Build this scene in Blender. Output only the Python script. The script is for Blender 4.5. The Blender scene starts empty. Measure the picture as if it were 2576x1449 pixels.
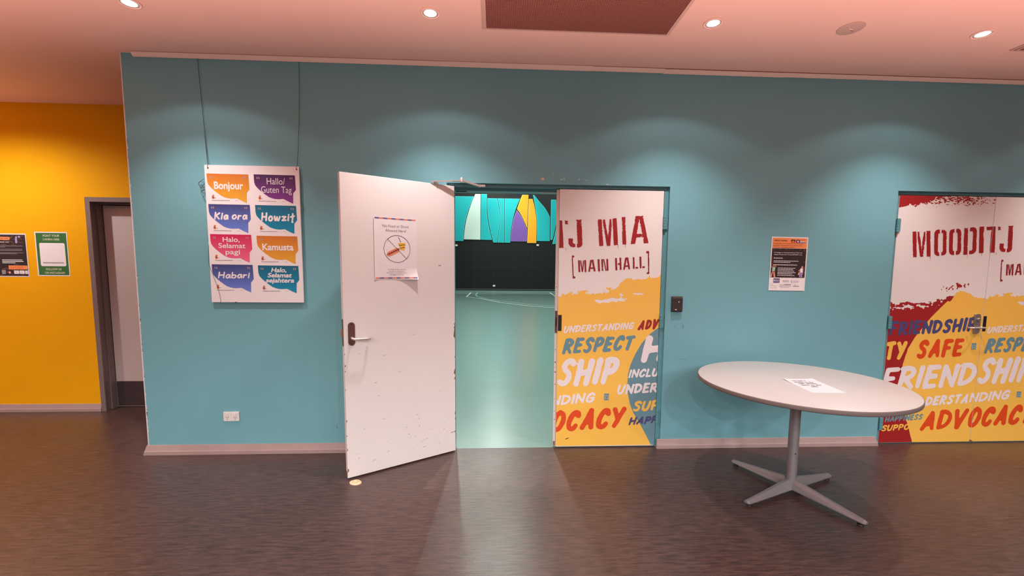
import bpy, bmesh, math, random
import numpy as np
from mathutils import Vector, Matrix

# ------------------------------------------------------------------ camera, world, lights, exposure
SC = bpy.context.scene
COL = SC.collection
IMG_W, IMG_H = 2576, 1449
FPX, YAW, PITCH, ROLL = 1067.92, -0.04999721, -0.0910933937, 0.0083453
CAM = Vector((-0.49275, -3.27469, 1.446288))
PPX, PPY = 10.825, 47.341
cd = bpy.data.cameras.new('camera')
cam = bpy.data.objects.new('camera', cd)
COL.objects.link(cam)
cd.sensor_fit = 'HORIZONTAL'
cd.sensor_width = 36.0
cd.lens = 36.0 * FPX / IMG_W
cd.shift_x = -PPX / IMG_W
cd.shift_y = PPY / IMG_W
cd.clip_start = 0.05
cd.clip_end = 100
_f = Vector((-math.sin(YAW) * math.cos(PITCH), math.cos(YAW) * math.cos(PITCH), math.sin(PITCH)))
_r = Vector((math.cos(YAW), math.sin(YAW), 0))
_u = _r.cross(_f)
_r2 = _r * math.cos(ROLL) + _u * math.sin(ROLL)
_u2 = -_r * math.sin(ROLL) + _u * math.cos(ROLL)
cam.matrix_world = Matrix(((_r2.x, _u2.x, -_f.x, CAM.x), (_r2.y, _u2.y, -_f.y, CAM.y),
                           (_r2.z, _u2.z, -_f.z, CAM.z), (0, 0, 0, 1)))
SC.camera = cam

SC.view_settings.view_transform = 'Standard'
SC.view_settings.look = 'None'
SC.view_settings.gamma = 1.0
SC.view_settings.use_curve_mapping = False
SC.view_settings.exposure = 0.0

W = bpy.data.worlds.new('world')
SC.world = W
W.use_nodes = True
W.node_tree.nodes['Background'].inputs[0].default_value = (1.0, 0.62, 0.5, 1)
W.node_tree.nodes['Background'].inputs[1].default_value = 0.0

H = 2.935          # foyer ceiling
WARM = (1.0, 0.90, 0.87)
NEUTRAL = (1.0, 0.96, 0.94)
DOWNLIGHTS = [(-2.583, -0.60), (-0.880, -0.612), (0.821, -0.618), (2.558, -0.612)]


def light(name, kind, loc, energy, color, size=0.05, rot=(0, 0, 0), spot=None, blend=0.3, size_y=None):
    d = bpy.data.lights.new(name, kind)
    d.energy = energy
    d.color = color
    if kind == 'AREA':
        d.size = size
        if size_y:
            d.shape = 'RECTANGLE'
            d.size_y = size_y
    else:
        d.shadow_soft_size = size
    if kind == 'SPOT':
        d.spot_size = math.radians(spot)
        d.spot_blend = blend
    o = bpy.data.objects.new(name, d)
    o.location = loc
    o.rotation_euler = rot
    COL.objects.link(o)
    return o


# the row along the teal wall: a main beam and a weaker wide spill per lamp
for x, y in DOWNLIGHTS + [(4.27, -0.612)]:
    light('downlight_beam', 'SPOT', (x, y, H - 0.02), 39, WARM, 0.028, spot=100, blend=0.45)
    light('downlight_core', 'SPOT', (x, y, H - 0.02), 46, WARM, 0.028, spot=84, blend=0.7)
    light('downlight_spill', 'SPOT', (x, y, H - 0.02), 6.5, WARM, 0.028, spot=130, blend=0.2)
# two more lamps in the passage in front of the amber wall, left of the picture
for x, y, e in ((-4.95, 0.10, 88), (-6.6, 0.10, 100)):
    light('passage_downlight', 'SPOT', (x, y, H - 0.02), e, NEUTRAL, 0.035, spot=156, blend=0.65)
# the rows further back in the foyer (behind the camera's view)
for yy in (-5.4, -7.0, -8.5):
    for i in range(6):
        light('downlight_back_row', 'SPOT', (-4.286 + 1.7 * i, yy, H - 0.02), 126, NEUTRAL, 0.035, spot=160, blend=0.3)
# added area fills out of view, standing in for floor bounce onto the ceiling
up = light('added_bounce_fill', 'AREA', (-0.5, -2.25, 0.12), 98, (1.0, 0.54, 0.45), 13.0, (math.pi - math.radians(14), 0, 0), size_y=0.7)
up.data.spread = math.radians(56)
up = light('added_bounce_fill', 'AREA', (-7.4, -0.9, 0.12), 56, (1.0, 0.50, 0.36), 3.0, (math.pi, 0, 0), size_y=3.2)
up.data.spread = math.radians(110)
# the hall's high-bay lamps
COOL = (0.93, 1.0, 0.92)
for x, y, e, tilt in [(-0.14, 2.3, 1350, 0), (-0.40, 8.5, 520, 0), (-0.45, 15.0, 520, 0), (-2.4, 6.0, 480, 0), (4.2, 6.0, 480, 0), (-2.4, 13, 480, 0), (4.2, 13, 480, 0),
                      (-1.6, 18.5, 1150, 48), (3.2, 18.5, 1150, 48), (8.5, 13, 380, 0), (-.45, 22.3, 420, 0)]:
    light('hall_lamp', 'SPOT', (x, y, 7.6), e, COOL, 0.07 if y < 9 else 0.2, (math.radians(tilt), 0, 0), spot=150 if not tilt else 80, blend=0.4)


# ------------------------------------------------------------------ helpers
def S(r, g, b):
    def f(c):
        c /= 255.0
        return c / 12.92 if c <= 0.04045 else ((c + 0.055) / 1.055) ** 2.4
    return (f(r), f(g), f(b), 1.0)


MATS = {}


def mat(name, color, rough=0.6, metal=0.0, spec=0.5, var=0.0, vscale=6.0, bump=0.0, bscale=200.0, coat=0.0):
    if name in MATS:
        return MATS[name]
    m = bpy.data.materials.new(name)
    m.use_nodes = True
    nt = m.node_tree
    b = nt.nodes['Principled BSDF']
    b.inputs['Base Color'].default_value = color
    b.inputs['Roughness'].default_value = rough
    b.inputs['Metallic'].default_value = metal
    b.inputs['Specular IOR Level'].default_value = spec
    b.inputs['Coat Weight'].default_value = coat
    if var or bump:
        tc = nt.nodes.new('ShaderNodeTexCoord')
    if var:
        n = nt.nodes.new('ShaderNodeTexNoise')
        n.inputs['Scale'].default_value = vscale
        n.inputs['Detail'].default_value = 5
        nt.links.new(tc.outputs['Object'], n.inputs['Vector'])
        mx = nt.nodes.new('ShaderNodeMix')
        mx.data_type = 'RGBA'
        mx.inputs[6].default_value = tuple(c * (1 - var) for c in color[:3]) + (1,)
        mx.inputs[7].default_value = tuple(min(1, c * (1 + var)) for c in color[:3]) + (1,)
        nt.links.new(n.outputs['Fac'], mx.inputs[0])
        nt.links.new(mx.outputs[2], b.inputs['Base Color'])
    if bump:
        n2 = nt.nodes.new('ShaderNodeTexNoise')
        n2.inputs['Scale'].default_value = bscale
        n2.inputs['Detail'].default_value = 3
        nt.links.new(tc.outputs['Object'], n2.inputs['Vector'])
        bp = nt.nodes.new('ShaderNodeBump')
        bp.inputs['Strength'].default_value = bump
        bp.inputs['Distance'].default_value = 0.002
        nt.links.new(n2.outputs['Fac'], bp.inputs['Height'])
        nt.links.new(bp.outputs['Normal'], b.inputs['Normal'])
    MATS[name] = m
    return m


def emit_mat(name, color, strength):
    m = bpy.data.materials.new(name)
    m.use_nodes = True
    nt = m.node_tree
    nt.nodes.remove(nt.nodes['Principled BSDF'])
    e = nt.nodes.new('ShaderNodeEmission')
    e.inputs[0].default_value = color
    e.inputs[1].default_value = strength
    nt.links.new(e.outputs[0], nt.nodes['Material Output'].inputs[0])
    return m


def gradient_mat(name, top, bottom, height):
    """printed ink that runs from one colour at the card's top edge to another at its bottom"""
    m = bpy.data.materials.new(name)
    m.use_nodes = True
    nt = m.node_tree
    b = nt.nodes['Principled BSDF']
    b.inputs['Roughness'].default_value = 0.45
    tc = nt.nodes.new('ShaderNodeTexCoord')
    sp = nt.nodes.new('ShaderNodeSeparateXYZ')
    nt.links.new(tc.outputs['Object'], sp.inputs[0])
    mr = nt.nodes.new('ShaderNodeMapRange')
    mr.inputs[1].default_value = -height
    mr.inputs[2].default_value = 0
    nt.links.new(sp.outputs[2], mr.inputs[0])
    mx = nt.nodes.new('ShaderNodeMix')
    mx.data_type = 'RGBA'
    mx.inputs[6].default_value = bottom
    mx.inputs[7].default_value = top
    nt.links.new(mr.outputs[0], mx.inputs[0])
    nt.links.new(mx.outputs[2], b.inputs['Base Color'])
    return m


def floor_mat(name, c1, c2, rough, stretch, streak=0.5, bumpy=0.25, rvar=1.0):
    m = bpy.data.materials.new(name)
    m.use_nodes = True
    nt = m.node_tree
    b = nt.nodes['Principled BSDF']
    tc = nt.nodes.new('ShaderNodeTexCoord')
    mp = nt.nodes.new('ShaderNodeMapping')
    mp.inputs['Scale'].default_value = stretch
    nt.links.new(tc.outputs['Object'], mp.inputs[0])
    n = nt.nodes.new('ShaderNodeTexNoise')
    n.inputs['Scale'].default_value = 1.0
    n.inputs['Detail'].default_value = 8
    n.inputs['Roughness'].default_value = 0.7
    nt.links.new(mp.outputs[0], n.inputs['Vector'])
    n2 = nt.nodes.new('ShaderNodeTexNoise')
    n2.inputs['Scale'].default_value = 1.3
    n2.inputs['Detail'].default_value = 4
    nt.links.new(tc.outputs['Object'], n2.inputs['Vector'])
    rp = nt.nodes.new('ShaderNodeValToRGB')
    rp.color_ramp.elements[0].position = 0.5 - streak / 2
    rp.color_ramp.elements[0].color = c1
    rp.color_ramp.elements[1].position = 0.5 + streak / 2
    rp.color_ramp.elements[1].color = c2
    nt.links.new(n.outputs['Fac'], rp.inputs[0])
    nt.links.new(rp.outputs[0], b.inputs['Base Color'])
    mr = nt.nodes.new('ShaderNodeMapRange')
    mr.inputs[1].default_value = 0.3
    mr.inputs[2].default_value = 0.7
    mr.inputs[3].default_value = rough - 0.05 * rvar
    mr.inputs[4].default_value = rough + 0.07 * rvar
    nt.links.new(n2.outputs['Fac'], mr.inputs[0])
    nt.links.new(mr.outputs[0], b.inputs['Roughness'])
    n3 = nt.nodes.new('ShaderNodeTexNoise')
    n3.inputs['Scale'].default_value = 90
    n3.inputs['Detail'].default_value = 3
    nt.links.new(tc.outputs['Object'], n3.inputs['Vector'])
    bp = nt.nodes.new('ShaderNodeBump')
    bp.inputs['Strength'].default_value = bumpy
    bp.inputs['Distance'].default_value = 0.002
    nt.links.new(n3.outputs['Fac'], bp.inputs['Height'])
    nt.links.new(bp.outputs['Normal'], b.inputs['Normal'])
    return m


def tag(o, label=None, cat=None, group=None, kind=None):
    if label:
        o['label'] = label
    if cat:
        o['category'] = cat
    if group:
        o['group'] = group
    if kind:
        o['kind'] = kind
    return o


def empty(name, loc=(0, 0, 0), rotz=0.0):
    o = bpy.data.objects.new(name, None)
    o.empty_display_size = 0.1
    o.location = loc
    o.rotation_euler = (0, 0, rotz)
    COL.objects.link(o)
    return o


class MB:
    """collects faces with material slots and links them as ONE mesh object"""

    def __init__(self):
        self.v, self.f, self.m, self.s, self.mats = [], [], [], [], []

    def slot(self, m):
        if m not in self.mats:
            self.mats.append(m)
        return self.mats.index(m)

    def add(self, verts, faces, m, smooth=False):
        k = len(self.v)
        self.v += [tuple(v) for v in verts]
        i = self.slot(m)
        for f in faces:
            self.f.append(tuple(k + j for j in f))
            self.m.append(i)
            self.s.append(smooth)

    def box(self, a, b, m):
        x0, y0, z0 = (min(a[i], b[i]) for i in range(3))
        x1, y1, z1 = (max(a[i], b[i]) for i in range(3))
        V = [(x0, y0, z0), (x1, y0, z0), (x1, y1, z0), (x0, y1, z0), (x0, y0, z1), (x1, y0, z1), (x1, y1, z1), (x0, y1, z1)]
        self.add(V, [(0, 3, 2, 1), (4, 5, 6, 7), (0, 1, 5, 4), (1, 2, 6, 5), (2, 3, 7, 6), (3, 0, 4, 7)], m)

    def bevel_box(self, a, b, m, r, seg=2):
        bm = bmesh.new()
        bmesh.ops.create_cube(bm, size=1)
        for v in bm.verts:
            for i in range(3):
                v.co[i] = (a[i] + b[i]) / 2 + v.co[i] * abs(b[i] - a[i])
        bmesh.ops.bevel(bm, geom=bm.edges[:], offset=r, segments=seg, affect='EDGES', profile=0.5)
        self.from_bm(bm, m)

    def from_bm(self, bm, m, smooth=False):
        bm.verts.ensure_lookup_table()
        bm.verts.index_update()
        self.add([v.co[:] for v in bm.verts], [[v.index for v in f.verts] for f in bm.faces], m, smooth)
        bm.free()

    def lathe(self, prof, m, n=48, center=(0, 0, 0), smooth=True, cap=True):
        """prof: list of (radius, z) from top or bottom"""
        V, F = [], []
        for r, z in prof:
            for i in range(n):
                a = 2 * math.pi * i / n
                V.append((center[0] + r * math.cos(a), center[1] + r * math.sin(a), center[2] + z))
        for j in range(len(prof) - 1):
            for i in range(n):
                k = (i + 1) % n
                F.append((j * n + i, j * n + k, (j + 1) * n + k, (j + 1) * n + i))
        self.add(V, F, m, smooth)
        if cap:
            if prof[0][0] > 1e-5:
                self.add(V[:n], [tuple(range(n))[::-1]], m)
            if prof[-1][0] > 1e-5:
                self.add(V[-n:], [tuple(range(n))], m)

    def tube(self, pts, r, m, n=10, smooth=True):
        pts = [Vector(p) for p in pts]
        V, F = [], []
        up = Vector((0, 0, 1))
        for i, p in enumerate(pts):
            t = (pts[min(i + 1, len(pts) - 1)] - pts[max(i - 1, 0)])
            t.normalize()
            a = t.cross(up)
            if a.length < 1e-3:
                a = t.cross(Vector((1, 0, 0)))
            a.normalize()
            c = a.cross(t)
            rr = r[i] if isinstance(r, (list, tuple)) else r
            for k in range(n):
                w = 2 * math.pi * k / n
                V.append(p + a * (rr * math.cos(w)) + c * (rr * math.sin(w)))
        for i in range(len(pts) - 1):
            for k in range(n):
                q = (k + 1) % n
                F.append((i * n + k, i * n + q, (i + 1) * n + q, (i + 1) * n + k))
        F.append(tuple(range(n))[::-1])
        F.append(tuple((len(pts) - 1) * n + k for k in range(n)))
        self.add(V, F, m, smooth)

    def flat(self, polys, fr, layer, m):
        """2-D polygons laid on a frame (origin, U, V, N), lifted by layer * 0.25 mm"""
        o, U, V, N = fr
        k = 0.00025 * layer
        for p in polys:
            if len(p) >= 3:
                self.add([o + U * a + V * b + N * k for a, b in p], [tuple(range(len(p)))], m)

    def tris(self, vf, fr, layer, m):
        o, U, V, N = fr
        k = 0.00025 * layer
        self.add([o + U * a + V * b + N * k for a, b in vf[0]], vf[1], m)

    def prism(self, poly, axis, a, b, m):
        """extrude a 2-D outline along an axis (0:x -> outline in yz, 1:y -> xz, 2:z -> xy)"""
        def P(u, v, t):
            return {0: (t, u, v), 1: (u, t, v), 2: (u, v, t)}[axis]
        n = len(poly)
        V = [P(u, v, a) for u, v in poly] + [P(u, v, b) for u, v in poly]
        F = [tuple(range(n))[::-1], tuple(range(n, 2 * n))] + [(i, (i + 1) % n, n + (i + 1) % n, n + i) for i in range(n)]
        self.add(V, F, m)

    def build(self, name, parent=None, loc=None, recalc=False):
        me = bpy.data.meshes.new(name)
        me.from_pydata(self.v, [], self.f)
        for m in self.mats:
            me.materials.append(m)
        me.polygons.foreach_set('material_index', self.m)
        me.polygons.foreach_set('use_smooth', self.s)
        if recalc:
            bm = bmesh.new()
            bm.from_mesh(me)
            bmesh.ops.recalc_face_normals(bm, faces=bm.faces[:])
            bm.to_mesh(me)
            bm.free()
        me.update()
        o = bpy.data.objects.new(name, me)
        COL.objects.link(o)
        if loc is not None:
            o.location = loc
        if parent:
            o.parent = parent
        return o


def X3(*v):
    return Vector(v)


def facing(x, y, z):
    """frame on a wall that faces the camera side (-y): U = +x, V = +z, N = -y"""
    return (X3(x, y, z), X3(1, 0, 0), X3(0, 0, 1), X3(0, -1, 0))


def rect(u0, v0, u1, v1):
    return [(u0, v0), (u1, v0), (u1, v1), (u0, v1)]


def rrect(u0, v0, u1, v1, r, n=6):
    out = []
    for cx, cy, a0 in ((u1 - r, v0 + r, -90), (u1 - r, v1 - r, 0), (u0 + r, v1 - r, 90), (u0 + r, v0 + r, 180)):
        for i in range(n + 1):
            a = math.radians(a0 + 90 * i / n)
            out.append((cx + r * math.cos(a), cy + r * math.sin(a)))
    return out


def disc(cu, cv, r, n=28, ry=None):
    return [(cu + r * math.cos(2 * math.pi * i / n), cv + (ry or r) * math.sin(2 * math.pi * i / n)) for i in range(n)]


def line2(pts, w):
    """thin 2-D band along a polyline, one quad per leg"""
    out = []
    for (a, b), (c, d) in zip(pts, pts[1:]):
        L = math.hypot(c - a, d - b) or 1
        nx, ny = -(d - b) / L * w / 2, (c - a) / L * w / 2
        ex, ey = (c - a) / L * w * .3, (d - b) / L * w * .3
        out.append([(a - nx - ex, b - ny - ey), (c - nx + ex, d - ny + ey), (c + nx + ex, d + ny + ey), (a + nx - ex, b + ny - ey)])
    return out


def ring2(cu, cv, r, w, n=40):
    out = []
    for i in range(n):
        a, b = 2 * math.pi * i / n, 2 * math.pi * (i + 1) / n
        out.append([(cu + (r - w / 2) * math.cos(a), cv + (r - w / 2) * math.sin(a)), (cu + (r + w / 2) * math.cos(a), cv + (r + w / 2) * math.sin(a)),
                    (cu + (r + w / 2) * math.cos(b), cv + (r + w / 2) * math.sin(b)), (cu + (r - w / 2) * math.cos(b), cv + (r - w / 2) * math.sin(b))])
    return out


# ---- type set in the built-in face, turned into flat mesh
_tc = {}


def glyphs(text, bold=0.0, res=4, space=1.0):
    key = (text, bold, space)
    if key in _tc:
        return _tc[key]
    c = bpy.data.curves.new('type', 'FONT')
    c.body = text
    c.size = 1.0
    c.offset = bold
    c.space_character = space
    c.resolution_u = res
    c.fill_mode = 'FRONT'
    o = bpy.data.objects.new('type', c)
    COL.objects.link(o)
    dg = bpy.context.evaluated_depsgraph_get()
    me = bpy.data.meshes.new_from_object(o.evaluated_get(dg))
    V = [(v.co.x, v.co.y) for v in me.vertices]
    F = [tuple(p.vertices) for p in me.polygons]
    bpy.data.objects.remove(o)
    bpy.data.curves.remove(c)
    bpy.data.meshes.remove(me)
    _tc[key] = (V, F)
    return V, F


def type_fit(text, u0, u1, base, cap, bold=0.0, shear=0.0, rot=0.0, space=1.0):
    """set text so it runs from u0 to u1 with its capitals `cap` high on the base line"""
    V, F = glyphs(text, bold, space=space)
    if not V:
        return [], []
    x0, x1 = min(v[0] for v in V), max(v[0] for v in V)
    sx, sy = (u1 - u0) / (x1 - x0), cap / 0.727
    cr, sr = math.cos(rot), math.sin(rot)
    out = []
    for x, y in V:
        a, b = (x - x0) * sx + y * sy * shear, y * sy
        out.append((u0 + a * cr - b * sr, base + a * sr + b * cr))
    return out, F


# ---- painted shapes: a signed field on a grid, turned into polygons with its true edge
def vnoise(u, v, scale, seed):
    rs = np.random.RandomState(seed)
    T = rs.rand(64, 64)
    a, b = u / scale + 1000.0, v / scale + 1000.0
    i, j = np.floor(a).astype(int), np.floor(b).astype(int)
    fa, fb = a - i, b - j
    fa, fb = fa * fa * (3 - 2 * fa), fb * fb * (3 - 2 * fb)
    g = lambda p, q: T[p % 64, q % 64]
    return (g(i, j) * (1 - fa) * (1 - fb) + g(i + 1, j) * fa * (1 - fb) + g(i, j + 1) * (1 - fa) * fb + g(i + 1, j + 1) * fa * fb) - 0.5


def march(fn, u0, v0, u1, v1, cell):
    nu, nv = max(2, int(math.ceil((u1 - u0) / cell))), max(2, int(math.ceil((v1 - v0) / cell)))
    us, vs = np.linspace(u0, u1, nu + 1), np.linspace(v0, v1, nv + 1)
    UU, VV = np.meshgrid(us, vs)
    Fd = fn(UU, VV)
    ins = Fd > 0
    full = ins[:-1, :-1] & ins[1:, :-1] & ins[:-1, 1:] & ins[1:, 1:]
    anyi = ins[:-1, :-1] | ins[1:, :-1] | ins[:-1, 1:] | ins[1:, 1:]
    polys = []
    for j in range(nv):
        i = 0
        while i < nu:
            if full[j, i]:
                k = i
                while k < nu and full[j, k]:
                    k += 1
                polys.append(rect(us[i], vs[j], us[k], vs[j + 1]))
                i = k
                continue
            if anyi[j, i]:
                cs = [(us[i], vs[j], Fd[j, i]), (us[i + 1], vs[j], Fd[j, i + 1]), (us[i + 1], vs[j + 1], Fd[j + 1, i + 1]), (us[i], vs[j + 1], Fd[j + 1, i])]
                p = []
                for q in range(4):
                    a, b = cs[q], cs[(q + 1) % 4]
                    if a[2] > 0:
                        p.append((a[0], a[1]))
                    if (a[2] > 0) != (b[2] > 0):
                        t = a[2] / (a[2] - b[2])
                        p.append((a[0] + (b[0] - a[0]) * t, a[1] + (b[1] - a[1]) * t))
                if len(p) >= 3:
                    polys.append(p)
            i += 1
    return polys


def smooth_line(pts, n=5):
    if len(pts) < 3:
        return pts
    P = [pts[0]] + list(pts) + [pts[-1]]
    out = []
    for i in range(1, len(P) - 2):
        for k in range(n):
            t = k / n
            out.append(tuple(0.5 * ((2 * P[i][c]) + (-P[i - 1][c] + P[i + 1][c]) * t + (2 * P[i - 1][c] - 5 * P[i][c] + 4 * P[i + 1][c] - P[i + 2][c]) * t * t
                             + (-P[i - 1][c] + 3 * P[i][c] - 3 * P[i + 1][c] + P[i + 2][c]) * t ** 3) for c in (0, 1)))
    out.append(pts[-1])
    return out


# brush capitals: name -> (width, strokes); a stroke starting with 'c' is smoothed
BRUSH = {
    'A': (.80, [[(0, 0), (.52, 1)], [(.52, 1), (.72, 0)], [(.17, .30), (.66, .30)]]),
    'C': (.68, ['c', [(.68, .80), (.60, .97), (.38, .98), (.14, .76), (.02, .42), (.06, .12), (.26, 0), (.48, .05), (.62, .20)]]),
    'D': (.72, [[(.04, .97), (0, 0)], 'c', [(.0, .98), (.34, .96), (.64, .78), (.70, .50), (.56, .20), (.30, .04), (0, 0)]]),
    'E': (.58, [[(.06, 1), (0, 0)], [(.06, .99), (.58, 1)], [(.03, .52), (.48, .54)], [(0, 0), (.54, .02)]]),
    'F': (.58, [[(.06, .98), (0, 0)], [(.06, .99), (.60, 1)], [(.03, .52), (.46, .53)]]),
    'G': (.74, ['c', [(.66, .82), (.56, .98), (.34, .96), (.12, .74), (.02, .42), (.06, .12), (.26, 0), (.50, .06), (.64, .22), (.66, .42)], [(.40, .44), (.68, .44)]]),
    'H': (.72, [[(.04, 1), (0, 0)], [(.72, 1), (.64, 0)], [(.04, .46), (.66, .54)]]),
    'I': (.10, [[(.08, 1), (.02, 0)]]),
    'J': (.5, [[(.45, 1), (.42, .2)], [(.42, .2), (.2, 0)], [(.2, 0), (0, .15)]]),
    'L': (.52, [[(.05, 1), (0, 0)], [(0, 0), (.52, .02)]]),
    'M': (.95, [[(0, 0), (.10, 1)], [(.10, 1), (.45, .2)], [(.45, .2), (.85, 1)], [(.85, 1), (.92, 0)]]),
    'N': (.74, [[(.04, 1), (0, 0)], [(.06, 1), (.66, 0)], [(.74, 1), (.66, 0)]]),
    'O': (.76, ['c', [(.40, 1), (.16, .84), (.02, .50), (.10, .12), (.34, 0), (.60, .16), (.74, .52), (.66, .86), (.40, 1)]]),
    'P': (.62, [[(.06, .96), (0, 0)], 'c', [(.02, .97), (.34, 1), (.60, .88), (.60, .64), (.36, .46), (.06, .42)]]),
    'R': (.68, [[(.06, .96), (0, 0)], 'c', [(.02, .97), (.34, 1), (.60, .88), (.60, .66), (.36, .50), (.08, .46)], [(.24, .46), (.66, 0)]]),
    'S': (.64, ['c', [(.64, .88), (.50, 1), (.24, .96), (.10, .78), (.22, .60), (.46, .46), (.54, .26), (.42, .06), (.18, 0), (0, .10)]]),
    'T': (.66, [[(0, .95), (.68, 1)], [(.36, .97), (.28, 0)]]),
    'U': (.72, ['c', [(.06, 1), (.0, .45), (.06, .10), (.28, 0), (.52, .12), (.64, .45), (.72, 1)]]),
    'V': (.74, [[(.02, 1), (.26, 0)], [(.26, 0), (.74, 1)]]),
    'Y': (.74, [[(.02, 1), (.34, .48)], [(.74, 1), (.20, 0)]]),
}
# hand-lettered lower case for the greeting cards (1 = cap height)
HAND = {
    'K': (.55, [[(.04, 1), (0, 0)], [(.52, .92), (.06, .48)], [(.14, .52), (.50, .02)]]),
    'H': (.62, [[(.06, 1), (0, 0)], [(.60, 1), (.54, 0)], [(.03, .46), (.58, .52)]]),
    'i': (.08, [[(.06, .58), (.02, .02)], [(.08, .84), (.085, .86)]]),
    'a': (.46, ['c', [(.42, .56), (.20, .60), (.02, .34), (.08, .04), (.26, .06), (.42, .54)], [(.42, .56), (.46, .02)]]),
    'o': (.46, ['c', [(.22, .60), (.02, .36), (.10, .02), (.32, .04), (.46, .32), (.36, .58), (.22, .60)]]),
    'r': (.36, [[(.04, .58), (0, .02)], 'c', [(.02, .30), (.14, .54), (.34, .56)]]),
    'b': (.46, [[(.06, 1), (0, .02)], 'c', [(.03, .34), (.22, .56), (.44, .42), (.38, .10), (.18, 0), (0, .06)]]),
    'w': (.72, ['c', [(.02, .58), (.08, .08), (.20, .06), (.34, .50)], 'c', [(.34, .50), (.42, .06), (.54, .06), (.72, .58)]]),
    'z': (.50, [[(.04, .56), (.46, .56)], [(.46, .56), (.02, .02)], [(.02, .02), (.50, .06)]]),
    't': (.44, ['c', [(.26, .95), (.24, .2), (.20, -.18), (.28, -.22)], [(0, .52), (.46, .64)]]),
}


def word_caps(text, BL, BR, TL, k=0.17, gap=0.13, table=BRUSH, jit=0.03, seed=1):
    """capsules (a, b, ra, rb) of a brushed word whose box is the parallelogram BL, BR, TL"""
    rnd = random.Random(seed)
    BL, BR, TL = (np.array(q, float) for q in (BL, BR, TL))
    hgt = np.linalg.norm(TL - BL)
    r = k * hgt / 2
    wid = np.linalg.norm(BR - BL)
    letters = [(ch, table[ch][0]) for ch in text if ch != ' ']
    n_sp = text.count(' ')
    asum = sum(w for _, w in letters)
    sc_x = (wid - len(letters) * k * hgt - (len(letters) - 1) * gap * hgt - n_sp * .30 * hgt) / asum
    ex, ey = (BR - BL) / wid, (TL - BL)
    caps, x0 = [], 0.0
    for ch in text:
        if ch == ' ':
            x0 += .30 * hgt
            continue
        w, st = table[ch]
        dy, sc = rnd.uniform(-jit, jit), 1 + rnd.uniform(-jit, jit)
        cur = False
        for q_ in st:
            if q_ == 'c':
                cur = True
                continue
            pts = smooth_line(q_) if cur else q_
            cur = False
            q = [BL + ex * (x0 + r + p[0] * sc_x) + ey * (k / 2 + (p[1] * sc + dy) * (1 - k)) for p in pts]
            n = len(q) - 1
            ra, rb = r * rnd.uniform(.98, 1.12), r * rnd.uniform(.84, 1.0)
            for i in range(n):
                caps.append((q[i], q[i + 1], ra + (rb - ra) * i / n, ra + (rb - ra) * (i + 1) / n))
        x0 += w * sc_x + k * hgt + gap * hgt
    return caps


def caps_field(caps, UU, VV):
    best = np.full(UU.shape, -1.0)
    for a, b, ra, rb in caps:
        d = b - a
        L2 = max(d @ d, 1e-12)
        t = np.clip(((UU - a[0]) * d[0] + (VV - a[1]) * d[1]) / L2, 0, 1)
        f = (ra + (rb - ra) * t) - np.hypot(UU - a[0] - d[0] * t, VV - a[1] - d[1] * t)
        best = np.maximum(best, f)
    return best


def clip_field(f, UU, VV, clip):
    return np.minimum(f, np.minimum(np.minimum(UU - clip[0], clip[2] - UU), np.minimum(VV - clip[1], clip[3] - VV)))


def brush_word(text, BL, BR, TL, clip=None, cell=None, extra=None, **kw):
    caps = word_caps(text, BL, BR, TL, **kw)
    rm = max(max(c[2], c[3]) for c in caps)
    P = np.array([c[0] for c in caps] + [c[1] for c in caps])
    lo, hi = P.min(0) - rm * 1.1, P.max(0) + rm * 1.1
    if clip:
        lo, hi = np.maximum(lo, clip[:2]), np.minimum(hi, clip[2:])
        if (hi - lo).min() <= 0:
            return []
    cell = cell or max(0.0012, rm / 2.6)

    def fn(U, V):
        f = caps_field(caps, U, V)
        f = f + rm * 0.22 * vnoise(U, V, rm * 1.6, 5)
        return f if extra is None else np.minimum(f, extra(U, V))
    return march(fn, lo[0], lo[1], hi[0], hi[1], cell)


# stencil capitals with scraped edges
def fbox(X, Y, x0, y0, x1, y1):
    return np.minimum(np.minimum(X - x0, x1 - X), np.minimum(Y - y0, y1 - Y))


def fround(X, Y, x0, y0, x1, y1, r):
    cx, cy, hx, hy = (x0 + x1) / 2, (y0 + y1) / 2, (x1 - x0) / 2 - r, (y1 - y0) / 2 - r
    qx, qy = np.abs(X - cx) - hx, np.abs(Y - cy) - hy
    return r - (np.hypot(np.maximum(qx, 0), np.maximum(qy, 0)) + np.minimum(np.maximum(qx, qy), 0))


def fseg(X, Y, a, b, w):
    """bar with flat horizontal ends"""
    t = (Y - a[1]) / (b[1] - a[1])
    xc = a[0] + (b[0] - a[0]) * t
    return np.minimum(w / 2 - np.abs(X - xc), np.minimum(Y - min(a[1], b[1]), max(a[1], b[1]) - Y))


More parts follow.
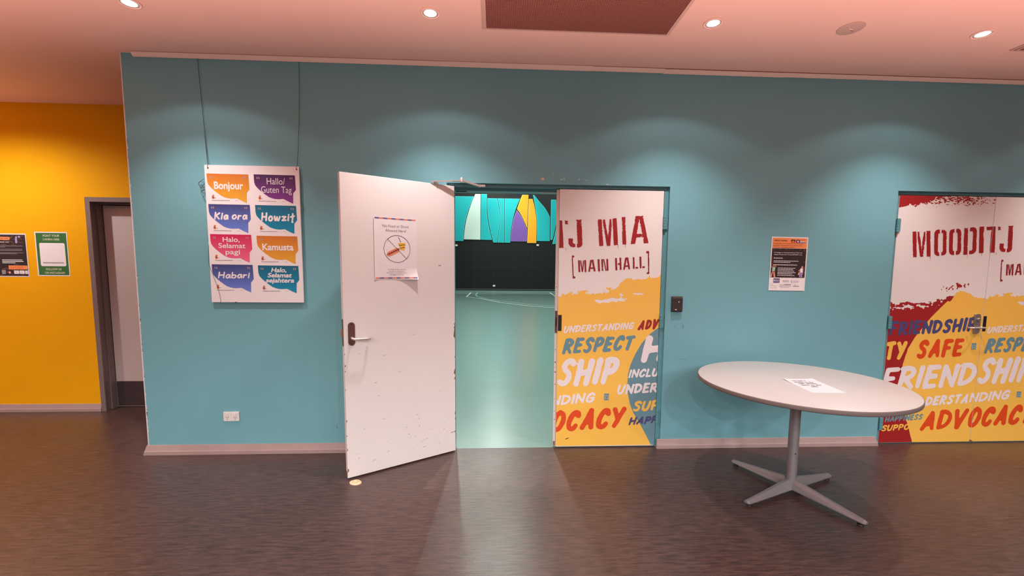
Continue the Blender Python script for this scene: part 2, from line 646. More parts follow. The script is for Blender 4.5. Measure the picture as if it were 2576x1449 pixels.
def stencil(ch, X, Y):
    mx, mn = np.maximum, np.minimum
    if ch == 'M':
        v = mx(fseg(X, Y, (.26, .98), (.40, 0), .13), fseg(X, Y, (.58, .98), (.42, 0), .13))
        return mx(mx(fbox(X, Y, 0, 0, .19, 1), fbox(X, Y, .64, 0, .83, 1)), mn(v, fbox(X, Y, .225, 0, .605, 1)))
    if ch == 'O':
        o = mn(fround(X, Y, 0, 0, .56, 1, .17), -fround(X, Y, .18, .15, .38, .85, .05))
        return mn(o, np.abs(X - .28) - .035)
    if ch == 'D':
        o = mn(fround(X, Y, -.2, 0, .56, 1, .18), -fround(X, Y, -.1, .15, .38, .85, .05))
        return mx(fbox(X, Y, 0, 0, .18, 1), mn(o, X - .245))
    if ch == 'I':
        return fbox(X, Y, 0, 0, .19, 1)
    if ch == 'T':
        return mx(mx(fbox(X, Y, .18, 0, .37, 1), fbox(X, Y, 0, .85, .37, 1)), fbox(X, Y, .44, .85, .55, 1))
    if ch == 'J':
        hook = mn(fround(X, Y, 0, 0, .5, .6, .16), -fround(X, Y, .17, .14, .32, .7, .04))
        return mx(fbox(X, Y, .31, .12, .50, 1), mn(mn(hook, .34 - Y), mx(.24 - X, X - .29)))
    if ch == 'A':
        a = mx(fseg(X, Y, (.09, 0), (.30, 1), .19), fseg(X, Y, (.63, 0), (.42, 1), .19))
        return mx(a, fbox(X, Y, .2, .22, .52, .36))
    if ch == 'N':
        return mx(mx(fbox(X, Y, 0, 0, .17, 1), fbox(X, Y, .45, 0, .62, 1)), fseg(X, Y, (.22, 1), (.40, 0), .12))
    if ch == 'H':
        return mx(mx(fbox(X, Y, 0, 0, .19, 1), fbox(X, Y, .42, 0, .61, 1)), fbox(X, Y, .26, .42, .5, .58))
    if ch == 'L':
        return mx(fbox(X, Y, 0, 0, .19, 1), fbox(X, Y, .25, 0, .52, .16))
    if ch == '[':
        return mx(fbox(X, Y, 0, 0.05, .09, .95), mx(fround(X, Y, 0, .9, .2, 1, .045), fround(X, Y, 0, 0, .2, .1, .045)))
    if ch == ']':
        return stencil('[', .2 - X, Y)


SW = {'M': .83, 'O': .56, 'D': .56, 'I': .19, 'T': .55, 'J': .5, 'A': .72, 'N': .62, 'H': .61, 'L': .52, '[': .2, ']': .2}


def stencil_letter(ch, BL, BR, TL, clip, cell=0.0017, rough=0.034, seed=3, only=None):
    BL, BR, TL = (np.array(q, float) for q in (BL, BR, TL))
    ex, ey = (BR - BL) / SW[ch], TL - BL
    M = np.linalg.inv(np.stack([ex, ey], 1))
    h = np.linalg.norm(ey)
    cs = np.array([BL, BR, TL, TL + BR - BL])
    lo, hi = np.maximum(cs.min(0) - .01, clip[:2]), np.minimum(cs.max(0) + .01, clip[2:])
    if (hi - lo).min() <= 0:
        return []

    def fn(U, V):
        X = M[0, 0] * (U - BL[0]) + M[0, 1] * (V - BL[1])
        Y = M[1, 0] * (U - BL[0]) + M[1, 1] * (V - BL[1])
        f = stencil(ch, X, Y)
        edge = vnoise(U, V, .05, seed) + .25
        f = f - np.maximum(edge, 0) * rough * 3.6 * np.maximum(vnoise(U, V, .0034, seed + 1) + .20, 0) - rough * .12 * (vnoise(U, V, .006, seed + 2) + .4)
        return f if only is None else np.minimum(f, only(U, V))
    return march(fn, lo[0], lo[1], hi[0], hi[1], cell)


def lerp_line(pts, U):
    xs, ys = [p[0] for p in pts], [p[1] for p in pts]
    return np.interp(U, xs, ys)


# ------------------------------------------------------------------ materials
M_teal = mat('teal_wall_paint', (.170, .435, .50, 1), .62, var=.05, vscale=2.0, bump=.25, bscale=260)
M_yellow = mat('amber_wall_paint', (.88, .43, .002, 1), .75, spec=.15, var=.05, vscale=2.0, bump=.25, bscale=260)
M_ceil = mat('ceiling_bounce_tint', (.90, .62, .55, 1), .85, var=.02, vscale=3, bump=.15, bscale=300)  # reddish bounce light is mixed into this plaster colour
M_pale = mat('bounce_cut_dark', (.16, .13, .12, 1), .8)  # unseen foyer walls, coloured dark to cut bounce light
M_bead = mat('corner_bead', (.75, .72, .74, 1), .5)
M_trim = mat('ceiling_angle_paint', (.95, .76, .69, 1), .6)
M_skirt = mat('skirting_paint', (.40, .29, .275, 1), .5, var=.1, vscale=9)
M_white = mat('white_door_paint', (.85, .83, .82, 1), .38, var=.02, vscale=4)
M_edge = mat('door_edge_paint', (.78, .70, .64, 1), .45)
M_chip = mat('bare_wood', (.23, .11, .06, 1), .7)
M_mark = mat('scuff', (.33, .25, .21, 1), .7)
M_smear = mat('faint_smear', (.72, .68, .64, 1), .5)
M_frame = mat('teal_frame_paint', (.115, .33, .375, 1), .4)
M_gap = mat('dark_gap', (.008, .006, .006, 1), .8)
M_yframe = mat('taupe_metal_frame', (.22, .165, .155, 1), .38, var=.05)
M_ydoor = mat('pale_grey_door', (.58, .50, .48, 1), .5, var=.03)
M_kick = mat('dark_kick_plate', (.055, .040, .042, 1), .4)
M_red = mat('mural_red', (.36, .015, .017, 1), .45)
M_orange = mat('mural_orange_red', (.76, .075, .012, 1), .45)
M_yel = mat('mural_yellow', (.95, .57, .095, 1), .42, var=.02)
M_blue = mat('mural_grey_blue', (.145, .295, .355, 1), .45)
M_navy = mat('mural_navy', (.075, .075, .21, 1), .45)
M_mwhite = mat('mural_white', (.86, .81, .84, 1), .42)
M_maroon = mat('mural_dark_red', (.30, .012, .018, 1), .45)
M_steel = mat('brushed_steel', (.70, .67, .65, 1), .32, metal=.6)
M_bronze = mat('bronze_plate', (.20, .10, .085, 1), .35, metal=.6)
M_satin = mat('satin_grey_plate', (.36, .32, .29, 1), .35, metal=.6)
M_dark = mat('black_plastic', (.012, .010, .010, 1), .4)
M_brownplastic = mat('dark_brown_plastic', (.035, .022, .022, 1), .4)
M_plastic = mat('white_plastic', (.80, .78, .76, 1), .35)
M_paper = mat('white_paper', (.88, .86, .88, 1), .55)
M_ink = mat('black_ink', (.02, .018, .02, 1), .6)
M_grey = mat('grey_ink', (.30, .28, .29, 1), .6)
M_lam = mat('white_laminate', (.57, .565, .55, 1), .38, var=.015, vscale=3)
M_band = mat('grey_edge_band', (.185, .145, .135, 1), .55)
M_leg = mat('silver_grey_enamel', (.27, .245, .26, 1), .38, metal=.35, bump=.1, bscale=500)
M_under = mat('tabletop_underside', (.25, .21, .19, 1), .7)
M_vent = mat('vent_frame_paint', (.66, .46, .41, 1), .6)
M_core = mat('vent_core_paint', (.40, .17, .14, 1), .65)
M_void = mat('vent_void_shade', (.055, .020, .016, 1), .9)
M_wire = mat('black_wire', (.012, .014, .016, 1), .5)
M_lens = emit_mat('lamp_lens_glow', (1.0, .97, .93, 1), 14.0)
M_floor = floor_mat('brown_vinyl', (.022, .0125, .0110, 1), (.125, .070, .060, 1), .32, (9, 70, 1), .42)
M_hfloor = floor_mat('sea_green_vinyl', (.150, .245, .228, 1), (.215, .315, .292, 1), .27, (.7, 34, 1), .9, 0.0, 0.0)
M_hblack = mat('black_wall_lining', (.0065, .0075, .0085, 1), .6, spec=.25)
M_hseam = mat('lining_seam', (.0115, .0125, .0135, 1), .6)
M_hpale = mat('hall_pale_paint', (.60, .66, .62, 1), .8)
M_tq = mat('turquoise_felt', (.006, .40, .43, 1), .85)
M_hwhite = mat('pale_mint_felt', (.58, .72, .65, 1), .85)
M_horange = mat('orange_felt', (.90, .36, .012, 1), .85)
M_purple = mat('purple_felt', (.19, .085, .36, 1), .85)
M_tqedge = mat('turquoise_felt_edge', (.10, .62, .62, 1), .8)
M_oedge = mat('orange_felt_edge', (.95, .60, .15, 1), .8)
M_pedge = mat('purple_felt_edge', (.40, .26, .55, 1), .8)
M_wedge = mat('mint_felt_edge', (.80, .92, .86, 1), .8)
M_line = mat('court_line_white', (.80, .88, .82, 1), .4)
M_line2 = mat('court_line_pale_blue', (.32, .62, .66, 1), .4)

# ------------------------------------------------------------------ setting
T = 0.17                     # teal wall thickness
XL, XR = -3.137, 7.0         # teal wall ends
Y_AMB = 1.03                 # amber wall face
R = 0.022                    # door faces stand this far behind the teal wall face


def struct(o, label, cat=None):
    return tag(o, label, cat or 'room', kind='structure')


# foyer floor and hall floor
m = MB()
m.box((-9, -9, -.05), (7, .035, 0), M_floor)
m.box((-9, .035, -.05), (XL, Y_AMB + .20, 0), M_floor)
fl = m.build('floor')
struct(fl, 'dark brown streaky vinyl floor of the foyer', 'floor')
# small pale flecks and scratches lying in the vinyl
m = MB()
rnd = random.Random(4)
m = MB()
m.box((-3.05, .035, -.05), (12, 24.1, 0), M_hfloor)
hf = m.build('floor_hall')
struct(hf, 'glossy sea green sports floor of the hall beyond the doorway', 'floor')
fr = (X3(0, 0, 0), X3(1, 0, 0), X3(0, 1, 0), X3(0, 0, 1))
m = MB()
m.flat(line2([(-1.909, 21.5), (-1.916, 17.86), (-1.323, 17.05), (-.242, 14.5), (.812, 12.98), (1.754, 12.2), (3.4, 11.4)], .075), fr, 4, M_line)
m.flat(line2([(2.762, 21.9), (2.611, 18.2), (3.4, 17.6)], .075), fr, 4, M_line)
ln = m.build('court_line', hf)
tag(ln, 'white painted court line')
m = MB()
m.flat(line2([(-1.505, 21.5), (-1.548, 19.6), (-1.387, 18.1), (-.8, 16.4), (-.228, 15.35), (.8, 13.8), (1.836, 12.75), (3.4, 11.9)], .07), fr, 5, M_line2)
ln = m.build('court_line', hf)
tag(ln, 'pale blue painted court line')

# ceiling
m = MB()
m.box((-9, -9, H), (7, 0.0, H + .08), M_ceil)
m.box((-9, 0, H), (XL + .002, Y_AMB + .2, H + .08), M_ceil)
struct(m.build('ceiling'), 'plaster ceiling of the foyer with reddish bounce light in its colour', 'ceiling')

# teal wall with two double-door openings
OA = (-.858, .849)           # opening of the open pair
OB = (2.690, 4.386)          # opening of the closed pair
OT = 2.080
m = MB()
for x0, x1, z0, z1 in ((XL, OA[0], 0, H), (OA[1], OB[0], 0, H), (OB[1], XR, 0, H), (OA[0], OA[1], OT, H), (OB[0], OB[1], OT, H)):
    m.box((x0, 0, z0), (x1, T, z1), M_teal)
wf = facing(0, -.0002, 0)
M_cream = mat('cream_chip', (.82, .60, .42, 1), .7)
M_palechip = mat('pale_chip', (.62, .74, .76, 1), .7)
m.flat([[(-.152, 2.118), (-.142, 2.128), (-.128, 2.126), (-.122, 2.114), (-.14, 2.110)]], wf, 1, M_cream)
for u, v, w, h in ((-.005, 2.117, .022, .006), (.020, 2.124, .012, .007), (.028, 2.114, .010, .004), (.133, 2.121, .016, .007), (.165, 2.122, .012, .003),
                   (.185, 2.118, .016, .003), (.205, 2.117, .008, .004), (-.06, 2.158, .008, .005), (.345, 2.086, .03, .004)):
    m.flat([[(u, v), (u + w * .5, v - h * .6), (u + w, v), (u + w * .6, v + h)]], wf, 1, M_palechip)
M_tealmark = mat('teal_scuff', (.115, .32, .36, 1), .7)
for u, v, du, dv in ((.992, 1.02, .012, -.045), (1.01, 1.01, -.02, -.03), (.93, 1.005, .006, -.02), (.99, .735, .05, -.01), (1.72, .99, .02, .006), (2.35, .92, .015, .01), (-1.74, .215, .03, -.02), (-1.72, .23, .0, -.04)):
    m.flat(line2([(u, v), (u + du, v + dv)], .004), wf, 1, M_tealmark)
struct(m.build('wall_back'), 'teal painted wall with two double door openings', 'wall')
m = MB()
m.box((XL - .003, -.003, .075), (XL + .004, .012, H - .002), M_bead)
rnd = random.Random(8)
for i in range(46):
    z = rnd.uniform(.1, 2.5)
    h = rnd.uniform(.004, .02)
    m.box((XL + .0035, -.0036, z), (XL + .0035 + rnd.uniform(.003, .007), -.0025, z + h), rnd.choice([M_bead, M_tealmark, M_bead]))
struct(m.build('trim_1'), 'thin chipped white bead down the left corner of the teal wall', 'trim')
# angle along the top of the teal wall, in lapped lengths
m = MB()
for x0, x1, z0, z1 in ((-3.047, -.9, .0265, .003), (-.9, .22, .0275, .002), (.22, .76, .0255, .004), (.76, 1.7, .029, .007), (1.7, XR, .0265, .006)):
    m.prism([(-.032, H - z1), (-.033, H - z1 - .003), (-.008, H - z0), (-.003, H - z0 - .0005), (-.001, H - z0 + .002), (-.001, H - z1)], 0, x0, x1 - .0008, M_trim)
struct(m.build('trim_2'), 'thin pale strip where the teal wall meets the ceiling', 'trim')

# amber wall and its doorway
YD = (-4.375, -3.40)
m = MB()
m.box((-9, Y_AMB, 0), (YD[0], Y_AMB + .2, H), M_yellow)
m.box((YD[0], Y_AMB, 2.075), (YD[1], Y_AMB + .2, H), M_yellow)
m.box((YD[1], Y_AMB, 0), (-3.15, Y_AMB + .2, H), M_yellow)
struct(m.build('wall_left'), 'amber yellow wall beyond the end of the teal wall', 'wall')
m = MB()
m.box((-3.15, T, 0), (-3.05, 24.1, 8.2), M_hblack)
struct(m.build('wall_hall_left'), 'black lined side wall of the hall', 'wall')
m = MB()
m.box((-9.15, -9, 0), (-9, 1.2, H), M_pale)
struct(m.build('wall_foyer_left'), 'dark far left wall of the foyer', 'wall')
m = MB()
m.box((7, -9, 0), (7.15, T, H), M_pale)
struct(m.build('wall_right'), 'dark right wall of the foyer', 'wall')
m = MB()
m.box((-9, -9.15, 0), (7, -9, H), M_pale)
struct(m.build('wall_front'), 'dark wall of the foyer opposite the teal wall', 'wall')

# hall shell
m = MB()
m.box((-3.05, 24, 0), (12, 24.1, 8.2), M_hblack)
hfr = facing(0, 23.999, 0)
seams = []
for i in range(13):
    seams.append(rect(-3.0 + 1.22 * i, .08, -2.99 + 1.22 * i, 3.0))
for z in (.06, 1.46, 2.58):
    seams.append(rect(-3.05, z, 12, z + .012))
m.flat(seams, hfr, 1, M_hseam)
struct(m.build('wall_hall_far'), 'black lined far wall of the hall', 'wall')
m = MB()
m.box((12, T, 0), (12.1, 24.1, 8.2), M_hpale)
struct(m.build('wall_hall_right'), 'pale right side wall of the hall', 'wall')
m = MB()
m.box((-3.15, T, H), (12.1, T - .1, 8.2), M_hpale)
m.box((7.15, T - .1, 0), (12.1, T, H), M_hpale)
struct(m.build('wall_hall_near'), 'hall wall above the foyer ceiling', 'wall')
m = MB()
m.box((-3.15, T - .1, 8.2), (12.1, 24.1, 8.3), M_hpale)
struct(m.build('ceiling_hall'), 'high pale ceiling of the hall', 'ceiling')
m = MB()
m.box((-3.05, 23.96, 0), (12, 24, .07), M_hblack)
m.box((-3.05, 23.955, .07), (12, 24, .085), mat('far_skirting_strip', (.20, .26, .26, 1), .5))
struct(m.build('baseboard_hall'), 'thin dark skirting of the black hall wall', 'baseboard')


# skirtings
def skirting(name, x0, x1, y, label, cl=0, cr=0):
    prof = [(y, 0), (y - .022, 0), (y - .022, .027), (y - .018, .033), (y - .008, .072), (y, .074)]
    mm = MB()
    n = len(prof)
    V = []
    for x, s, c in ((x0, 1, cl), (x1, -1, cr)):
        for (yy, zz) in prof:
            V.append((x + s * c * (zz / .074), yy, zz))
    F = [tuple(range(n))[::-1], tuple(range(n, 2 * n))] + [(i, (i + 1) % n, n + (i + 1) % n, n + i) for i in range(n)]
    mm.add(V, F, M_skirt)
    o = mm.build(name, recalc=True)
    return struct(o, label, 'baseboard')


skirting('baseboard_back', -3.166, -.862, 0, 'pinkish brown skirting under the greeting board', .02, 0)
skirting('baseboard_middle', .815, 2.690, 0, 'pinkish brown skirting behind the round table', .005, .018)
skirting('baseboard_right', 4.386, XR, 0, 'pinkish brown skirting right of the closed doors')
skirting('baseboard_left', -9, -4.382, Y_AMB, 'grey brown skirting along the amber wall')


# ------------------------------------------------------------------ door frames
def double_frame(name, op, label):
    x0, x1 = op
    mm = MB()
    y0, y1 = R + .002, T + .004
    mm.box((x0, y0, 0), (x0 + .033, y1, 2.056), M_frame)
    mm.box((x1 - .033, y0, 0), (x1, y1, 2.056), M_frame)
    mm.box((x0, y0, 2.056), (x1, y1, OT), M_frame)
    # stops behind the leaves
    mm.box((x0 + .033, .075, 0), (x0 + .045, y1, 2.036), M_frame)
    mm.box((x1 - .045, .075, 0), (x1 - .033, y1, 2.036), M_frame)
    mm.box((x0 + .033, .075, 2.036), (x1 - .033, y1, 2.056), M_frame)
    # shadow line between wall and frame
    o = mm.build(name)
    return struct(o, label, 'door frame')


f1 = double_frame('trim_3', OA, 'teal steel frame of the half open double door')
f2 = double_frame('trim_4', OB, 'teal steel frame of the closed mural double door')
m = MB()
m.box((-.80, .090, 2.0345), (-.715, .125, 2.0365), M_gap)
m.build('strike_recess', f1)
m = MB()
m.box((-.150, .085, 2.030), (-.01, .10, 2.036), M_steel)
m.build('strike_plate', f1)


def hinge(mm, x, y, z0, z1, m_):
    n = 5
    for i in range(n):
        a, b = z0 + (z1 - z0) * i / n, z0 + (z1 - z0) * (i + 1) / n
        mm.lathe([(.0125, a + .0008), (.0125, b - .0008)], m_, 14, (x, y, 0))
    mm.box((x - .002, y, z0 + .003), (x + .024, y + .016, z1 - .003), m_)


for x, zs, fobj, s in ((.822, ((1.755, 1.864), (.980, 1.088), (.205, .318)), f1, 1), (2.722, ((1.760, 1.866), (.978, 1.084), (.125, .232)), f2, 1)):
    for z0, z1 in zs:
        m = MB()
        hinge(m, x, R - .010, z0, z1, M_frame)
        m.build('hinge', fobj)

# ------------------------------------------------------------------ murals on the door leaves
LW = .812                     # leaf width
CL = (0.0002, .011, LW - .0002, 2.0495)


def inside_arc_right(pts):
    vs, us = [p[1] for p in pts][::-1], [p[0] for p in pts][::-1]
    return lambda U, V: U - np.interp(V, vs, us, left=us[0], right=2.0)


ARC_R = [(.8072, .9821), (.7394, .929), (.6764, .8555), (.63, .7735), (.5919, .6831), (.574, .6005), (.571, .5175), (.5792, .4424), (.5986, .3585), (.6302, .2825), (.6832, .1975), (.7369, .1034), (.785, .01)]
ARC_L = [(.600, 1.319), (.5419, 1.2579), (.4629, 1.1804), (.3574, 1.0684), (.286, .9734), (.2307, .8954), (.1851, .8086), (.1526, .6777), (.1569, .537), (.1912, .3683), (.2304, .198), (.2603, .1256), (.2985, .01)]
TORN_R = [(-.02, 1.222), (.0085, 1.225), (.0392, 1.2445), (.1556, 1.2528), (.1867, 1.2569), (.2882, 1.2574), (.3897, 1.2696), (.4675, 1.2933), (.4824, 1.3166), (.4855, 1.3438), (.5362, 1.3557), (.5828, 1.3715), (.7007, 1.3801), (.7637, 1.3844), (.83, 1.394)]
TORN_L = [(.52, 1.20), (.5419, 1.2579), (.5635, 1.2809), (.6268, 1.2927), (.679, 1.2586), (.7635, 1.2283), (.8212, 1.2209)]
RED_L = [(-.01, 1.19), (.069, 1.1793), (.1469, 1.1987), (.2279, 1.1876), (.3, 1.1879), (.3457, 1.211), (.4413, 1.2191), (.5032, 1.2424), (.60, 1.26)]


def rag(U, V, amp, seed):
    return amp * (vnoise(U, V, .045, seed) + .7 * vnoise(U, V, .018, seed + 1) + .45 * vnoise(U, V, .008, seed + 2))


def mural_right(mm, fr):
    """right-hand leaf: TJ MIA / (MAIN HALL) over yellow with a blue arch"""
    def yellow(U, V):
        f = lerp_line(TORN_R, U) - V + rag(U, V, .030, 21)
        # white dry-brush flecks left in the yellow
        e = 1 - np.hypot((U - .42) / .15, (V - 1.200 - (U - .42) * .07) / .020)
        g = e * .03 + .022 * vnoise(U, V, .02, 31) + .018 * vnoise(U, V, .007, 32) - .006
        e2 = 1 - np.hypot((U - .63) / .05, (V - 1.2515) / .008)
        g2 = e2 * .01 + .006 * vnoise(U, V, .01, 33) - .001
        e3 = 1 - np.hypot((U - .50) / .018, (V - 1.243) / .020)
        g3 = e3 * .01 + .014 * vnoise(U, V, .008, 34) - .003
        f = np.minimum(f, -np.maximum(np.maximum(g, g2), g3))
        # stray yellow above the edge
        s = 1 - np.hypot((U - .17) / .09, (V - 1.268) / .012)
        f2 = s * .008 + .012 * vnoise(U, V, .014, 35) - .004
        s = 1 - np.hypot((U - .395) / .03, (V - 1.29) / .02)
        f3 = s * .008 + .016 * vnoise(U, V, .012, 36) - .005
        return np.maximum(f, np.maximum(f2, f3))
    mm.flat(march(yellow, CL[0], CL[1], CL[2], 1.43, .0045), fr, 1, M_yel)
    arc = inside_arc_right(ARC_R)
    mm.flat(march(lambda U, V: np.minimum(arc(U, V), .985 - V), .55, CL[1], CL[2], 1.0, .006), fr, 2, M_blue)
    W_ = [('UNDERSTANDING', (.0417, .9367), (.6053, .968), (.055, .9947), M_mwhite, .19),
          ('ADVOC', (.6382, .9615), (.905, .978), (.6574, 1.0427), M_red, .21),
          ('RESPECT', (.0335, .7664), (.6003, .7998), (.065, .8922), M_blue, .20),
          ('SHIP', (-.0089, .500), (.470, .5264), (.0358, .7256), M_mwhite, .185),
          ('NDING', (-.0512, .3486), (.3087, .375), (-.0362, .434), M_mwhite, .21),
          ('OCACY', (-.0518, .1294), (.545, .1653), (-.0221, .3076), M_orange, .20),
          ('UNDERS', (.4843, .4363), (.880, .459), (.4982, .520), M_mwhite, .21),
          ('INCLUS', (.575, .5715), (.875, .590), (.5891, .6418), M_mwhite, .19),
          ('H', (.6698, .6936), (.865, .7053), (.7067, .9149), M_mwhite, .22),
          ('SUPP', (.6198, .2953), (.900, .310), (.6351, .3834), M_yel, .21),
          ('HAPPI', (.5902, .1832), (.850, .1993), (.6064, .249), M_navy, .21)]
    for i, (t, a, b, c, mt, k) in enumerate(W_):
        mm.flat(brush_word(t, a, b, c, clip=CL, k=k + .02, gap=.05, seed=i + 3), fr, 4, mt)
    for i, (ch, a, b, c) in enumerate([('T', (-.058, 1.603), (.084, 1.604), (-.075, 1.8142)), ('J', (.0747, 1.6081), (.1865, 1.6093), (.060, 1.823)), ('M', (.3139, 1.6182), (.4634, 1.6297), (.2953, 1.8272)),
                                       ('I', (.496, 1.6354), (.5271, 1.6373), (.4836, 1.8471)), ('A', (.5621, 1.6399), (.7025, 1.6491), (.552, 1.854))]):
        mm.flat(stencil_letter(ch, a, b, c, CL, seed=10 + i * 7), fr, 3, M_maroon if ch == 'x' else M_red)
    small = [('[', (.111, 1.368), (.133, 1.369), (.099, 1.548)), (']', (.695, 1.406), (.7194, 1.4073), (.686, 1.587)),
             ('M', (.1559, 1.4184), (.219, 1.4215), (.150, 1.510)), ('A', (.232, 1.4225), (.291, 1.4255), (.229, 1.515)), ('I', (.310, 1.4265), (.326, 1.4275), (.303, 1.520)), ('N', (.338, 1.428), (.3929, 1.4317), (.332, 1.521)),
             ('H', (.4475, 1.436), (.497, 1.439), (.4407, 1.5318)), ('A', (.508, 1.4395), (.565, 1.443), (.505, 1.535)), ('L', (.586, 1.4475), (.628, 1.450), (.580, 1.540)), ('L', (.640, 1.452), (.6821, 1.4552), (.634, 1.543))]
    for i, (ch, a, b, c) in enumerate(small):
        mm.flat(stencil_letter(ch, a, b, c, CL, cell=.0016, rough=.028, seed=50 + i * 5), fr, 3, M_maroon)
    for u, v, L in ((.462, 1.632, .034), (.521, 1.638, .028), (.052, 1.604, .02), (.215, 1.42, .01), (.32, 1.427, .012), (.46, 1.44, .008)):
        mm.flat([[(u - .0016, v), (u + .0016, v), (u + .0004, v - L), (u - .0004, v - L)]], fr, 3, M_maroon)


def mural_left(mm, fr):
    """left-hand leaf: MOODI over red, then the yellow arch with its words"""
    def redtop(U, V):
        lo = np.interp(U, [0, .15, .20, .265, .30, .42, .60, .75], [1.957, 1.966, 1.990, 2.004, 2.030, 2.062, 2.085, 2.10])
        f = V - lo + rag(U, V, .030, 41)
        e = 1 - np.hypot((U - .42) / .36, (V - 2.026) / .034)
        d = .013 * e + .034 * vnoise(U, V * 2.0, .016, 43) + .030 * vnoise(U, V * 2, .006, 44) - .0075
        return np.maximum(f, np.minimum(d, U - .18))
    mm.flat(march(redtop, CL[0], 1.94, CL[2], CL[3], .0032), fr, 1, M_red)
    arcv, arcu = [p[1] for p in ARC_L][::-1], [p[0] for p in ARC_L][::-1]
    arc = lambda U, V: U - np.interp(V, arcv, arcu, left=.30, right=.62)

    def redlow(U, V):
        f = lerp_line(RED_L, U) - V + rag(U, V, .022, 51)
        f = np.minimum(f, .56 - U)
        # white scraped patches
        e = 1 - np.hypot((U - .17) / .19, (V - 1.158 - .05 * (U - .17)) / .016)
        g = .012 * e + .024 * vnoise(U, V * 1.5, .022, 53) + .014 * vnoise(U, V, .009, 54) - .004
        e2 = 1 - np.hypot((U - .36) / .13, (V - 1.205) / .018)
        g2 = .012 * e2 + .024 * vnoise(U, V * 1.5, .02, 55) + .012 * vnoise(U, V, .008, 56) - .006
        f = np.minimum(f, -np.maximum(g, g2))
        s = 1 - np.hypot((U - .55) / .085, (V - 1.325 - .25 * (U - .55)) / .022)
        d = .012 * s + .040 * vnoise(U, V, .011, 57) + .026 * vnoise(U, V, .005, 58) - .009
        return np.maximum(f, d)
    mm.flat(march(redlow, CL[0], CL[1], .66, 1.37, .0045), fr, 1, M_red)

    def yel(U, V):
        f = np.minimum(arc(U, V) + .003 * vnoise(U, V, .03, 61), lerp_line(TORN_L, U) - V + rag(U, V, .022, 62))
        return f
    mm.flat(march(yel, .14, CL[1], CL[2], 1.33, .0045), fr, 2, M_yel)
    W_ = [('FRIENDSHIP', (.0045, .9144), (.7549, .9548), (.0159, 1.0332), M_navy, .20),
          ('TY', (-.012, .7114), (.1709, .7214), (-.0044, .8652), M_yel, .20),
          ('SAFE', (.2612, .7229), (.6594, .7448), (.2775, .8781), M_orange, .21),
          ('FRIEND', (-.025, .4479), (.792, .495), (.0062, .6519), M_mwhite, .185),
          ('SHIP', (.8071, .500), (1.286, .5264), (.8518, .7256), M_mwhite, .185),
          ('DERSTA', (.374, .3223), (.757, .3435), (.3929, .407), M_mwhite, .22),
          ('NDING', (.7648, .3486), (1.1247, .375), (.7798, .434), M_mwhite, .21),
          ('ADV', (.3523, .1035), (.757, .1270), (.3785, .2774), M_orange, .20),
          ('OCACY', (.7642, .1294), (1.361, .1653), (.7939, .3076), M_orange, .20),
          ('HAPPINESS', (.0395, .1864), (.3673, .2056), (.0486, .2374), M_blue, .21),
          ('SUPPO', (.0168, .1058), (.261, .1184), (.0237, .1597), M_yel, .21)]
    for i, (t, a, b, c, mt, k) in enumerate(W_):
        mm.flat(brush_word(t, a, b, c, clip=CL, k=k + .02, gap=.05, seed={'SHIP': 6, 'NDING': 7, 'OCACY': 8}.get(t, i + 23)), fr, 4, mt)
    for i, (ch, a, b, c) in enumerate([('M', (.1541, 1.5577), (.3054, 1.5666), (.1314, 1.7658)), ('O', (.3328, 1.5706), (.4398, 1.5754), (.315, 1.783)), ('O', (.4593, 1.5794), (.5643, 1.5842), (.4408, 1.7905)),
                                       ('D', (.5828, 1.5828), (.6939, 1.593), (.5669, 1.7995)), ('I', (.7151, 1.5969), (.755, 1.6012), (.6973, 1.8102)), ('T', (.762, 1.5995), (.900, 1.605), (.7761 - .02, 1.8142))]):
        mm.flat(stencil_letter(ch, a, b, c, CL, seed=110 + i * 7), fr, 3, M_red)
    for u, v, L in ((.303, 1.566, .034), (.62, 1.585, .03), (.742, 1.60, .03)):
        mm.flat([[(u - .0016, v), (u + .0016, v), (u + .0004, v - L), (u - .0004, v - L)]], fr, 3, M_maroon)


def sticker(mm, fr, u0, v0, u1, v1, layer):
    mm.flat([rect(u0, v0, u1, v1)], fr, layer, M_blue)
    h = (v1 - v0)
    for k in (.12, .38, .62):
        mm.flat([rect(u0 + .003, v0 + h * k, u1 - .003, v0 + h * (k + .10))], fr, layer + 1, mat('sticker_pale', (.42, .55, .58, 1), .5))
    mm.flat([disc((u0 + u1) / 2, v0 + h * .3, h * .17, 14)], fr, layer + 1, mat('sticker_pale', (.42, .55, .58, 1), .5))


def leaf_body(name, parent, mface, medge):
    mm = MB()
    mm.bevel_box((0, 0, .010), (LW, .040, 2.050), mface, .0005, 1)
    return mm


# ---- closed leaf of the open pair (TJ MIA)
d2 = empty('door_2', (0.0, R, 0))
struct(d2, 'closed door leaf with red TJ MIA lettering over yellow mural', 'door')
m = leaf_body('leaf', d2, M_white, M_edge)
# brown lock edge seen in the doorway and worn spots on it
m.box((-.021, .019, .010), (.001, .0398, 2.050), M_edge)
rf = (X3(-.021, .0188, 0), X3(1, 0, 0), X3(0, 0, 1), X3(0, -1, 0))
m.flat([rect(.0185, .012, .0208, 2.048)], rf, 1, M_skirt)
for z, w_ in ((.80, .004), (.70, .006), (.66, .003), (.62, .006), (.40, .003), (.52, .004), (.30, .003), (.23, .004), (1.3, .003)):
    m.flat([disc(.009, z, w_, 10)], rf, 1, M_chip)
m.flat([rect(.002, .012, .016, .05)], rf, 1, M_chip)
ef = (X3(-.0004, 0, 0), X3(0, 1, 0), X3(0, 0, 1), X3(-1, 0, 0))
m.build('leaf', d2)
m = MB()
fr = (X3(0, -.0003, 0), X3(1, 0, 0), X3(0, 0, 1), X3(0, -1, 0))
mural_right(m, fr)
sticker(m, fr, .385, .393, .4236, .4478, 6)
